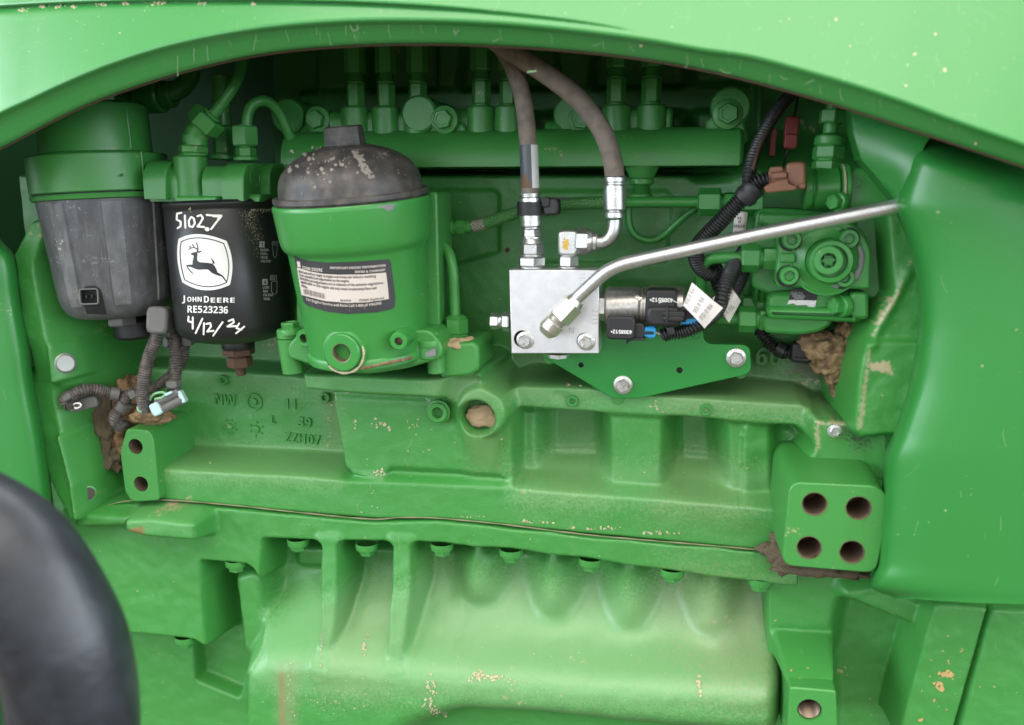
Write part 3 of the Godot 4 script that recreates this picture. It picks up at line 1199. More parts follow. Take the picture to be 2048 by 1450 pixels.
	r.stain(xy([604, 746, 950, 752, 950, 800, 604, 790], 0.11), DUST_SHEEN, 0.01, 0.4, 0.5)
	r.stain(xy([1100, 815, 1180, 815, 1200, 930, 1090, 930], 0.03), DUST_SHEEN, 0.03, 0.3, 0.5)
	r.stain(xy([205, 760, 260, 745, 320, 770, 330, 830, 250, 850, 245, 905, 215, 925, 190, 900, 180, 850], 0.015), Color(0.03, 0.024, 0.018), 0.012, 0.95, 0.5)
	r.stain(xy([225, 765, 275, 752, 318, 780, 310, 830, 250, 850, 240, 880, 215, 880, 208, 830], 0.015), MUD, 0.008, 1.0, 0.5)
	r.stain(xy([1600, 690, 1712, 660, 1712, 780, 1690, 835, 1655, 800, 1640, 760, 1590, 740], 0.014), Color(0.035, 0.03, 0.022), 0.012, 0.85, 0.8)
	r.stain(xy([1340, 770, 1640, 760, 1640, 805, 1340, 795], 0.05), DUST, 0.02, 0.24, 0.7)
	r.stain(xy([1100, 915, 1180, 915, 1200, 975, 1080, 975], 0.05), DUST, 0.03, 0.16, 0.7)
	r.stain(xy([1355, 925, 1440, 925, 1470, 995, 1330, 990], 0.05), DUST, 0.03, 0.22, 0.7)
	r.stain(xy([340, 905, 680, 915, 690, 950, 340, 938], 0.06), DUST, 0.02, 0.10, 0.7)
	r.stain(xy([900, 740, 1180, 750, 1180, 775, 930, 780], 0.05), DUST, 0.02, 0.12, 0.7)
	r.stain(xy([640, 795, 690, 795, 690, 880, 650, 890], 0.05), DUST, 0.015, 0.22, 0.9)
	r.stain(xy([940, 870, 1000, 860, 995, 935, 950, 938], 0.09), DUST, 0.012, 0.2, 0.9)
	r.stain(xy([1633, 844, 1637, 844, 1639, 895, 1634, 900], 0.094), Color(0.42, 0.33, 0.21), 0.0012, 0.7, 1.2)
	r.stain(xy([1636, 843, 1690, 847, 1690, 850, 1636, 846], 0.094), Color(0.42, 0.33, 0.21), 0.0012, 0.7, 1.2)
	obj("casting", r.mesh(), M.green_cast, o)
	chips(r, o, "paint_chips", M.chip, [[712, 846, 6, 10, 14, 3.2], [760, 848, 16, 10, 34, 3.0], [830, 845, 10, 14, 16, 1.5], [757, 945, 14, 12, 40, 2.6], [1140, 770, 8, 5, 16, 3.5], [1158, 772, 4, 4, 6, 3.0], [820, 870, 12, 60, 12, 1.6], [660, 860, 10, 60, 26, 1.8], [1380, 818, 80, 14, 14, 1.5], [1310, 812, 12, 10, 14, 2.2], [1470, 820, 8, 6, 8, 2.4], [745, 1010, 12, 40, 14, 1.8], [1000, 880, 10, 20, 5, 2.4], [1665, 945, 40, 6, 26, 3.0], [1340, 960, 160, 60, 26, 1.2], [660, 930, 200, 20, 26, 1.2]])
	chips(r, o, "joint_dust", M.chip, [[940, 1033, 40, 3, 26, 2.6], [1060, 1044, 50, 3, 34, 3.0], [1200, 1056, 60, 3, 40, 3.2], [1320, 1066, 60, 3, 40, 3.2], [640, 1024, 90, 2, 16, 1.6]])
	cast_marks(o)
	# screws and plugs
	for q in [[447, 760, 0.032], [650, 795, 0.034], [1145, 802, 0.077], [1412, 819, 0.077]]:
		var s := st()
		var c := P(q[0], q[1], q[2])
		lathe(s, frame_to(c - Vector3(0, 0, 0.002), Vector3.BACK), [[0.0055, 0], [0.0055, 0.0028], [0.0048, 0.0036], [0.003, 0.0036], [0.0026, 0.0005], [0, 0.0005]], 20)
		obj("set_screw", s, M.green_part, o)
	for q in [[1015, 500], [1186, 780]]:
		var s := st()
		lathe(s, frame_to(P(q[0], q[1], 0.0 if q[1] < 700 else 0.04), Vector3.BACK), [[0.0025, 0], [0.0025, 0.0012], [0.0015, 0.0012], [0.001, 0.0004], [0, 0.0004]], 14)
		obj("small_plug", s, M.rust, o)
	var pl := st()
	var pc := P(880, 821, 0.083)
	lathe(pl, frame_to(pc, Vector3.BACK), [[0.0115, 0], [0.0115, 0.006], [0.0095, 0.0065], [0.0095, 0.0085], [0.009, 0.0095], [0.0055, 0.0095]], 28)
	lathe(pl, frame_to(pc, Vector3.BACK), [[0.0058, 0.0095], [0.0052, 0.003], [0, 0.003]], 6, true)
	obj("drain_plug", pl, M.green_part, o)
	var dirt := st()
	lump(dirt, P(963, 832, 0.084), Vector3(0.0160, 0.0120, 0.004), 4, 0.20)
	obj("packed_dirt", dirt, M.pale_mud, o)
	bolt(o, P(1669, 862, 0.094), Vector3.BACK, 0.0042, 0.005, M.zinc, "flange_bolt", 1.45)

func cast_marks(o):
	for w in [["NW", 452, 798, 0.012, 0.030], ["11", 581, 806, 0.011, 0.030], ["39", 610, 843, 0.011, 0.030], ["ZZH07", 606, 876, 0.0105, 0.030], ["60", 1537, 712, 0.017, 0.013], ["L", 548, 838, 0.009, 0.030]]:
		var s := st()
		var c := P(w[1], w[2], w[4] - 0.0008)
		words(s, w[0], flat_map(c - Vector3(0, w[3] * 0.5, 0), Vector3(1, -0.03, 0), Vector3.UP), w[3], "Droid Sans", true, true, 0.0032)
		obj("cast_mark", s, M.green_part, o)
	var s := st()                        # the round cast mark
	var c := P(509, 803, 0.030)
	lathe(s, frame_to(c, Vector3.BACK), [[0.0098, 0], [0.0092, 0.0018], [0.0072, 0.0018], [0.0066, 0]], 28)
	lathe(s, frame_to(c, Vector3.BACK), [[0.0040, 0], [0.0035, 0.0022], [0, 0.0024]], 18)
	obj("cast_mark", s, M.green_part, o)
	for q in [[460, 853, 8], [513, 858, 6]]:       # the two date clocks of raised dots
		s = st()
		c = P(q[0], q[1], 0.030)
		lathe(s, frame_to(c, Vector3.BACK), [[0.0042, 0], [0.0036, 0.002], [0, 0.0024]], 16)
		for k in q[2]:
			var a: float = TAU * k / q[2] + 0.4
			lathe(s, frame_to(c + Vector3(cos(a), sin(a), 0) * 0.0078, Vector3.BACK), [[0.0015, 0], [0.001, 0.0014], [0, 0.0016]], 10)
		obj("cast_mark", s, M.green_part, o)

func oil_pan():
	var o = thing("oil_pan", "ribbed green cast oil pan below the thin joint line", "oil pan", P(900, 1300, 0.05))
	var r := relief(120, 990, 1660, 1480, 0.06, 0.0016, -0.08)
	rp(r, [390, 1060, 1570, 1100, 1570, 1500, 390, 1500], 0.036, 0.006)
	for q in [[954, 1190], [1105, 1218], [1258, 1240], [1424, 1262]]:
		rp(r, [q[0] - 24, 1030, q[0] + 24, 1030, q[0] + 24, q[1] + 10, q[0] - 24, q[1] + 10], 0.071, 0.011, 1, NAN, 0.015)
	r.straight = true
	rp(r, [640, 1158, 860, 1160, 1200, 1188, 1565, 1216, 1565, 1376, 1200, 1366, 850, 1344, 640, 1328], 0.030, 0.006, 1, 0.116, 0.016)
	r.straight = false
	# left bay with its slanting floor
	rp(r, [640, 1132, 578, 1222, 536, 1216, 524, 1240, 540, 1310, 640, 1328], 0.024, 0.012, 1, 0.112, 0.014)
	rp(r, [480, 1325, 560, 1330, 640, 1330, 850, 1346, 1200, 1368, 1565, 1378, 1565, 1500, 480, 1500], 0.117, 0.012, 1, NAN, 0.02)
	rp(r, [820, 1480, 880, 1432, 950, 1408, 1100, 1416, 1250, 1432, 1570, 1458, 1570, 1520, 820, 1520], 0.062, 0.030)
	r.soften(6)
	rp(r, [600, 1098, 660, 1100, 660, 1126, 600, 1124], 0.050, 0.010, 1, NAN, 0.01)
	# thumb-shaped boss in the small pocket
	rp(r, [488, 1165, 504, 1160, 514, 1270, 502, 1290], 0.074, 0.014, 1, NAN, 0.01, 0.005)
	rp(r, [492, 1180, 506, 1178, 512, 1250, 500, 1262], 0.006, 0.006, 3)
	# front face of the frame on the left
	rp(r, [120, 1100, 560, 1100, 560, 1500, 120, 1500], 0.040, 0.01, 1)
	rp(r, [398, 1122, 497, 1131, 516, 1160, 524, 1240, 490, 1372, 414, 1341], 0.022, 0.004)
	rp(r, [488, 1165, 504, 1160, 514, 1270, 502, 1290], 0.070, 0.016, 1, NAN, 0.01, 0.005)
	rp(r, [120, 1010, 330, 1002, 600, 1028, 740, 1041, 870, 1038, 1190, 1073, 1600, 1108, 1600, 1176, 1560, 1172, 1320, 1141, 1170, 1119, 1020, 1101, 880, 1089, 820, 1086, 640, 1084, 526, 1079, 524, 1110, 518, 1160, 506, 1138, 494, 1130, 400, 1122, 404, 1200, 413, 1296, 388, 1281, 292, 1270, 120, 1262], 0.090, 0.005)
	# ribs
	rp(r, [640, 1078, 676, 1080, 674, 1190, 668, 1250, 650, 1345, 640, 1345], 0.092, 0.006, 1, 0.108, 0.006)
	rp(r, [783, 1080, 822, 1082, 821, 1190, 814, 1240, 802, 1330, 778, 1328, 776, 1230, 783, 1180], 0.092, 0.006, 1, 0.108, 0.006)
	# ledge by the left bracket
	rp(r, [252, 1042, 300, 1040, 386, 1050, 387, 1080, 290, 1072, 253, 1062], 0.124, 0.008)
	rp(r, [150, 1030, 255, 1036, 250, 1050, 150, 1052], 0.108, 0.006)
	rp(r, [442, 1392, 476, 1396, 500, 1500, 390, 1500], -0.0799, 0.004)
	r.wobble(0.0010, 34.0)
	r.blur(3)
	r.stain(xy([560, 1200, 860, 1170, 1200, 1200, 1545, 1230, 1545, 1375, 1200, 1366, 850, 1346, 640, 1336, 540, 1320], 0.08), DUST_SHEEN, 0.03, 0.75, 0.35)  # pan slope paled by dust and by sheen painted into its colour
	r.stain(xy([255, 1000, 386, 1005, 386, 1050, 255, 1042], 0.11), DUST_SHEEN, 0.01, 0.4, 0.5)  # top of the ledge: dust, with its sheen painted in too
	r.stain(xy([1380, 1150, 1540, 1180, 1545, 1300, 1450, 1290, 1350, 1200], 0.06), DUST, 0.05, 0.34, 0.6)
	r.stain(xy([680, 1230, 780, 1230, 780, 1350, 680, 1340], 0.08), DUST, 0.03, 0.18, 0.6)
	r.stain(xy([860, 1180, 1500, 1290, 1500, 1370, 860, 1340], 0.1), DUST, 0.05, 0.14, 0.6)
	r.stain(xy([556, 1335, 590, 1335, 588, 1400, 586, 1460, 562, 1460], 0.117), DUST, 0.012, 0.30, 0.4)
	r.stain(xy([560, 1350, 566, 1345, 568, 1400, 570, 1460, 562, 1460], 0.117), Color(0.25, 0.16, 0.08), 0.003, 0.6, 0.4)
	r.stain(xy([262, 1060, 285, 1058, 284, 1070, 264, 1068], 0.124), Color(0.26, 0.10, 0.05), 0.003, 0.9, 0.8)
	r.stain(xy([318, 1012, 350, 1010, 350, 1018, 320, 1020], 0.11), Color(0.40, 0.26, 0.18), 0.003, 0.85, 0.9)
	obj("casting", r.mesh(), M.green_cast, o)
	chips(r, o, "paint_chips", M.chip, [[955, 1352, 14, 10, 60, 4.0], [985, 1356, 30, 8, 60, 3.2], [862, 1372, 12, 22, 60, 3.4], [858, 1412, 14, 20, 40, 3.0], [875, 1424, 16, 8, 40, 3.0], [1030, 1364, 30, 10, 30, 1.8], [728, 1290, 4, 18, 40, 3.0], [735, 1268, 5, 20, 16, 1.6], [1398, 1372, 5, 16, 30, 3.6], [642, 1300, 2, 40, 40, 2.2], [722, 1390, 60, 50, 50, 1.3], [640, 1410, 60, 30, 60, 1.3], [620, 1350, 30, 8, 10, 1.6], [1120, 1300, 300, 50, 46, 1.2], [1100, 1380, 200, 20, 60, 1.4], [730, 1080, 10, 10, 16, 2.0], [1000, 1085, 100, 40, 20, 1.3], [580, 1380, 6, 60, 30, 1.8]])
	for q in [[597, 1085], [734, 1094], [884, 1094], [1022, 1106], [1181, 1124], [1344, 1145], [1520, 1163], [473, 1127], [372, 1279]]:
		bolt(o, P(q[0], q[1] - 4, 0.080), Vector3.DOWN, 0.0078, 0.0095, M.green_part, "bolt", 1.38, rng.randf(), 0.45)
	var s := st()
	sweep(s, even(PS([190, 1024, 240, 1004, 330, 1000, 460, 1010, 600, 1025, 740, 1038, 800, 1035, 870, 1036, 1000, 1048, 1190, 1071, 1400, 1089, 1500, 1098, 1560, 1104], 0.0902), 0.004), func(i): return 0.0007 + 0.0003 * sin(i * 0.7) * sin(i * 0.23), 8)
	obj("gasket", s, M.gasket, o, "thin dusty tan joint line along the top of the pan")

func timing_cover():
	var o = thing("front_cover", "stepped green casting at the left, behind the corrugated cables", "engine casting", P(110, 700, 0.06))
	var r := relief(-20, 380, 330, 1070, 0.06, 0.0014, -0.08)
	rp(r, [40, 300, 160, 300, 170, 430, 88, 475, 62, 446, 60, 380], -0.01, 0.03)
	r.straight = true
	rp(r, [28, 510, 62, 446, 84, 440, 84, 475, 66, 523, 67, 552, 83, 634, 94, 693, 103, 767, 62, 767, 57, 700, 45, 640], 0.128, 0.062)
	rp(r, [66, 764, 100, 768, 119, 850, 137, 928, 147, 969, 155, 1040, 140, 1040, 100, 960, 80, 880], 0.118, 0.050)
	r.straight = false
	r.poly(cling(r, [112, 690, 166, 678, 174, 690, 184, 728, 185, 742, 112, 762]), 0.007, 0.004, 3)
	r.poly(cling(r, [128, 872, 196, 850, 206, 870, 214, 990, 165, 1030, 150, 960]), 0.007, 0.005, 3)
	r.wobble(0.0010, 40.0)
	r.blur(1)
	obj("casting", r.mesh(), M.green_cast, o)
	var side := Vector3(0.75, 0.05, 0.65)
	var s := st()
	lathe(s, frame_to(on_relief(r, 130, 726) - side * 0.001, side), [[0.0095, 0], [0.0095, 0.0025], [0.0080, 0.0038], [0.0074, 0.0028], [0, 0.0026]], 28)
	obj("core_plug", s, M.plug_metal, o)
	bolt(o, P(193, 770, 0.045), Vector3(0.3, 0.35, 1), 0.0135, 0.022, M.green_part, "hex_plug", 1.1, 0.3)
	s = st()
	var c := on_relief(r, 176, 987)
	lathe(s, frame_to(c, side), [[0.0080, -0.002], [0.0080, 0.0012], [0.0064, 0.0016], [0.0064, 0.0002]], 24)
	obj("hole_rim", s, M.green_part, o)
	s = st()
	lathe(s, frame_to(c + side * 0.0012, side), [[0.0064, 0.0], [0, 0.0001]], 24)
	obj("threaded_hole", s, M.dark_bore, o)

func rear_castings():
	var o = thing("flywheel_housing", "curved green housing edge with scraped paint beside the right panel", "engine casting", P(1760, 720, 0.06))
	var r := relief(1640, 380, 1850, 940, 0.08, 0.0014, -0.08)
	rp(r, [1780, 420, 1850, 420, 1850, 870, 1780, 866, 1726, 870, 1714, 860, 1724, 740, 1737, 690, 1760, 640, 1792, 590], 0.112, 0.034)
	rp(r, [1735, 690, 1850, 690, 1850, 860, 1780, 862, 1726, 868, 1714, 858, 1724, 740], 0.118, 0.007)
	rr(r, 1815, 545, 1740, 690, 0.112, 0.006, 0.003)
	r.wobble(0.0010, 40.0)
	r.blur(1)
	var scrape := Color(0.44, 0.36, 0.23)
	r.stain(xy([1744, 646, 1774, 592, 1776, 598, 1750, 646], 0.10), scrape, 0.0014, 0.8, 1.2)
	r.stain(xy([1790, 600, 1800, 560, 1802, 562, 1744, 668, 1742, 668], 0.11), scrape, 0.0012, 0.6, 1.0)
	r.stain(xy([1734, 726, 1738, 700, 1740, 700, 1724, 850, 1718, 858, 1717, 850], 0.118), scrape, 0.0012, 0.6, 0.9)
	r.stain(xy([1740, 727, 1778, 724, 1784, 747, 1760, 742, 1742, 737], 0.118), scrape, 0.0014, 0.95, 0.9)
	obj("casting", r.mesh(), M.green_cast, o)

	o = thing("transmission_housing", "smooth dark green casting at the bottom right with a threaded lug", "engine casting", P(1750, 1320, 0.08))
	r = relief(1510, 1090, 2120, 1490, 0.08, 0.0016, -0.08)
	rp(r, [1535, 1120, 2120, 1140, 2120, 1500, 1540, 1500], 0.074, 0.010)
	rp(r, [1700, 1198, 1850, 1258, 1800, 1434, 1790, 1500, 1690, 1500, 1680, 1300], 0.052, 0.022)
	rp(r, [1697, 1188, 1760, 1180, 1860, 1225, 1852, 1252], 0.088, 0.014)
	rp(r, [1870, 1208, 1976, 1216, 1902, 1480, 1794, 1480, 1802, 1440, 1852, 1264], 0.114, 0.0025)
	rp(r, [1986, 1218, 2120, 1226, 2120, 1500, 1908, 1500], 0.116, 0.003)
	rp(r, [1558, 1264, 1655, 1268, 1668, 1374, 1578, 1368], 0.072, 0.010, 0, 0.138)
	r.wobble(0.0009, 34.0)
	r.blur(1)
	obj("casting", r.mesh(), M.green_cast, o)
	chips(r, o, "paint_chips", M.ochre, [[1893, 1347, 12, 6, 40, 5.0], [1880, 1374, 10, 8, 40, 5.0], [1905, 1352, 6, 5, 14, 3.5], [1868, 1402, 4, 4, 12, 3.2], [1843, 1440, 4, 5, 12, 3.2], [1897, 1325, 3, 5, 10, 3.0], [1893, 1420, 4, 3, 8, 2.8], [1922, 1302, 3, 4, 8, 2.6], [1890, 1370, 60, 80, 26, 1.4], [1600, 1364, 10, 5, 36, 4.0], [1620, 1372, 10, 3, 26, 3.2], [1583, 1340, 3, 4, 8, 2.6]])
	var s := st()
	var f := rounded(xy([1580, 1374, 1672, 1382, 1677, 1500, 1571, 1500], 0.145), 0.003)
	var h := P(1619, 1420, 0.145)
	plate(s, f, 0.145, 0.07, 0.0015, [[h.x, h.y, 0.0108, 0.030]])
	obj("lug", s, M.green_part, o)
	s = st()
	var bore := [[0.0106, -0.030]]
	for k in 16: bore.append_array([[0.0106, -0.029 + k * 0.0017], [0.0095, -0.0282 + k * 0.0017]])
	lathe(s, Transform3D(Basis(Vector3.RIGHT, PI / 2), h), [[0, -0.029]] + bore, 28)
	obj("threaded_bore", s, M.bore, o)

func mounting_blocks():
	var o = thing("mounting_block", "projecting green block with four plain holes in its face", "mounting block", P(1670, 1055, 0.12))
	var z := 0.160
	var f := rounded(xy([1580, 964, 1752, 972, 1776, 992, 1770, 1062, 1752, 1147, 1564, 1131, 1571, 1040], z), 0.010)
	var holes := []
	var at := [[1629, 1008], [1717, 1016], [1618, 1095], [1704, 1104]]
	for q in at:
		var p := P(q[0], q[1], z)
		holes.append([p.x, p.y, 0.0098, 0.06])
	var s := st()
	plate(s, f, z, 0.02, 0.0012, holes, Transform3D(), 0.006)
	obj("body", s, M.green_part, o)
	for h in holes:
		s = st()
		lathe(s, Transform3D(Basis(Vector3.RIGHT, PI / 2), Vector3(h[0], h[1], z - 0.001)), [[0, -0.046], [0.004, -0.046], [0.0097, -0.041], [0.0097, 0.0]], 28)
		obj("bore", s, M.bore, o)
		s = st()
		lathe(s, Transform3D(Basis(Vector3.RIGHT, PI / 2), Vector3(h[0], h[1], z)), [[0.0094, -0.0008], [0.0100, 0.0002], [0.0103, 0.0003], [0.0106, 0.0001]], 32)
		obj("bore_rim", s, M.rust, o)
	s = st()
	lump(s, P(1585, 1105, 0.105), Vector3(0.026, 0.020, 0.008), 21, 0.22)
	lump(s, P(1545, 1098, 0.095), Vector3(0.018, 0.007, 0.005), 22, 0.22)
	lump(s, P(1640, 1140, 0.105), Vector3(0.045, 0.006, 0.010), 23, 0.22)
	tag(obj("mud_clump", s, M.wet_mud), "dark dried mud packed under the four-hole block", "mud")

	o = thing("mounting_block", "narrow projecting green block with two holes, lower left", "mounting block", P(285, 930, 0.11))
	z = 0.102
	f = rounded(xy([253, 857, 298, 861, 307, 880, 319, 1001, 264, 1004, 250, 985, 240, 904], z), 0.005)
	holes = []
	for q in [[271, 893], [282, 968]]:
		var p := P(q[0], q[1], z)
		holes.append([p.x, p.y, 0.0084, 0.05])
	s = st()
	plate(s, f, z, 0.0, 0.0012, holes, Transform3D(), 0.004)
	obj("body", s, M.green_part, o)
	for h in holes:
		s = st()
		lathe(s, Transform3D(Basis(Vector3.RIGHT, PI / 2), Vector3(h[0], h[1], z - 0.001)), [[0, -0.040], [0.003, -0.040], [0.0083, -0.036], [0.0083, 0.0]], 28)
		obj("bore", s, M.bore, o)

# ---------------------------------------------------------------- filters
func bar_x(s: SurfaceTool, x0, x1, yt, yb, zf: float, zb: float, r: float, bevel := 0.0012):   # a bar across the view, its upper front edge rounded
	var t := P((x0 + x1) * 0.5, yt, zf - r * 0.5)
	var b := P((x0 + x1) * 0.5, yb, zf)
	var q := PackedVector2Array()
	q.append(Vector2(-zb, b.y)); q.append(Vector2(-zb, t.y))
	for i in 7:
		var a := PI / 2 * i / 6.0
		q.append(Vector2(-(zf - r + r * sin(a)), t.y - r + r * cos(a)))
	q.append(Vector2(-zf, b.y))
	var l := P(x0, (yt + yb) * 0.5, zf).x
	var h := P(x1, (yt + yb) * 0.5, zf).x
	plate(s, q, h, l, bevel, [], Transform3D(Basis(Vector3(0, 0, -1), Vector3.UP, Vector3.RIGHT), Vector3.ZERO))

func fuel_water_separator():
	var o = thing("fuel_water_separator", "fuel water separator with scuffed grey plastic bowl, leftmost of the filters", "fuel filter", P(220, 640, 0.09))
	var fr := axis_frame(206, 393, 234, 603, 0.09)
	var s := st()
	turned(s, fr, [[0, -178], [92, -177], [101, -172], [104, -164], [104, -84], [110, -80], [127, -79], [130, -76], [131, -9], [129, -7], [0, -7]], 64)
	obj("head", s, M.green_part, o)
	s = st()
	turned(s, fr, [[126, -7], [126, -4]], 64)
	obj("seal", s, M.dark, o)
	s = st()
	turned(s, fr, [[0, -4], [130, -4], [131.5, -1], [130, 5], [124, 7], [0, 7]], 64)
	obj("clamp_ring", s, M.green_part, o)
	# raised seam and round mark on the head
	s = st()
	var edge := []
	for h in [-78, -76, -60, -40, -20, -9]: edge.append(body_point(fr, [[131, -100], [131, 0]], -0.62, h, 0.0004))
	sweep(s, edge, func(_i): return 0.0014, 8)
	edge = []
	for h in [-165, -140, -110, -85]: edge.append(body_point(fr, [[104, -200], [104, 0]], -0.62, h, 0.0003))
	sweep(s, edge, func(_i): return 0.0014, 8)
	obj("seam", s, M.green_part, o)
	s = st()
	var c := on_body(fr, [[131, -100], [131, 0]], 243, 350)
	lathe(s, frame_to(c, EYE - c), [[0.0080, -0.002], [0.0078, 0.0004], [0.0072, 0.0004], [0.0070, 0.0], [0, 0.0]], 28)
	obj("cast_mark", s, M.green_part, o)
	var prof := [[122, 6], [122, 10], [117, 70], [107, 196], [103, 214], [94, 229], [80, 238], [60, 242], [0, 243]]
	s = st()
	turned(s, fr, prof, 72)
	obj("bowl", s, M.black_plastic, o)
	for q in [[-1.10, -0.80], [-0.24, 0.04], [0.62, 0.86]]:      # raised staves on the bowl
		s = st()
		var rows := []
		for i in 13:
			var h := 12.0 + i * 16.5
			rows.append([body_point(fr, prof, q[0] - 0.012, h, -0.0004), body_point(fr, prof, q[0], h, 0.0020), body_point(fr, prof, lerpf(q[0], q[1], 0.5), h, 0.0022), body_point(fr, prof, q[1], h, 0.0020), body_point(fr, prof, q[1] + 0.012, h, -0.0004)])
		grid(s, rows, false)
		obj("stave", s, M.stave, o)
	# plug socket let into the foot of the bowl
	s = st()
	drape(s, PackedVector2Array([Vector2(160, 590), Vector2(164, 578), Vector2(172, 572), Vector2(190, 571), Vector2(201, 579), Vector2(206, 594), Vector2(210, 614), Vector2(214, 629), Vector2(174, 628)]), func(v): return on_body(fr, prof, v.x, v.y, 0.0016), 5.0, 8.0)
	obj("socket_recess", s, M.dark, o)
	s = st()
	c = on_body(fr, prof, 181, 594, 0.001)
	var n := (EYE - c + Vector3(-0.18, 0.05, 0)).normalized()
	var x := Vector3.UP.cross(n).normalized()
	var y := n.cross(x)
	var rect := rounded(PackedVector2Array([Vector2(-0.0086, -0.0078), Vector2(0.0086, -0.0078), Vector2(0.0086, 0.0078), Vector2(-0.0086, 0.0078)]), 0.003, 4)
	var inner := inset(rect, 0.0012)
	var rows := [[], [], [], []]
	for i in rect.size():
		rows[0].append(c + x * rect[i].x + y * rect[i].y - n * 0.003)
		rows[1].append(c + x * rect[i].x + y * rect[i].y + n * 0.009)
		rows[2].append(c + x * inner[i].x + y * inner[i].y + n * 0.009)
		rows[3].append(c + x * inner[i].x + y * inner[i].y + n * 0.0015)
	grid(s, rows, false, true)
	var sk = obj("plug_socket", s, M.grey_plastic, o)
	s = st()
	for i in 2: box(s, Transform3D(Basis(x, y, n), c + x * (i - 0.5) * 0.005 + n * 0.004), Vector3(0.0012, 0.003, 0.006), 0.0002)
	obj("pin", s, M.black_part, sk)
	s = st()
	var e: Vector3 = fr.xf * Vector3(0, 240 * fr.k, 0)
	stack(s, P(243, 632, 0.095), fr.d, [["hex", 0.0145, 0.009]])
	obj("drain_nut", s, M.grey_plastic, o)
	s = st()
	stack(s, P(270, 636, 0.07), fr.d, [["r", 0.022, 0.020]])
	obj("lower_body", s, M.black_part, o)
	s = st()
	box(s, Transform3D(Basis.from_euler(Vector3(-0.1, 0.25, -0.08)), P(319, 640, 0.118)), Vector3(0.020, 0.026, 0.018), 0.003)
	obj("cable_boot", s, M.grey_plastic, o)
	s = st()
	plate(s, rounded(xy([176, 610, 172, 662, 228, 722, 237, 728, 244, 716, 246, 610], 0.036), 0.004), 0.036, 0.031, 0.001)
	obj("mounting_bracket", s, M.green_smooth, o)

func quad_curve(a: Vector2, m: Vector2, b: Vector2, n := 10) -> Array:     # through the middle point
	var c := m * 2.0 - (a + b) * 0.5
	var r := []
	for i in n:
		var t := float(i) / n
		r.append(a.lerp(c, t).lerp(c.lerp(b, t), t))
	return r

func badge(corners: Array, mids: Array, k: float, o: Vector2) -> PackedVector2Array:
	var p := PackedVector2Array()
	for i in 4:
		for q in quad_curve(corners[i], mids[i], corners[(i + 1) % 4]): p.append(o + q * k)
	return p

func outline(a: Array, k: float, o: Vector2) -> PackedVector2Array:
	var p := PackedVector2Array()
	for i in range(0, a.size(), 2): p.append(o + Vector2(a[i], a[i + 1]) * k)
	return p

func penned(a: Array, k: float, o: Vector2) -> Array:
	var r := []
	for i in range(0, a.size(), 2):
		r.append(o.x + a[i] * k); r.append(o.y + a[i + 1] * k)
	return r

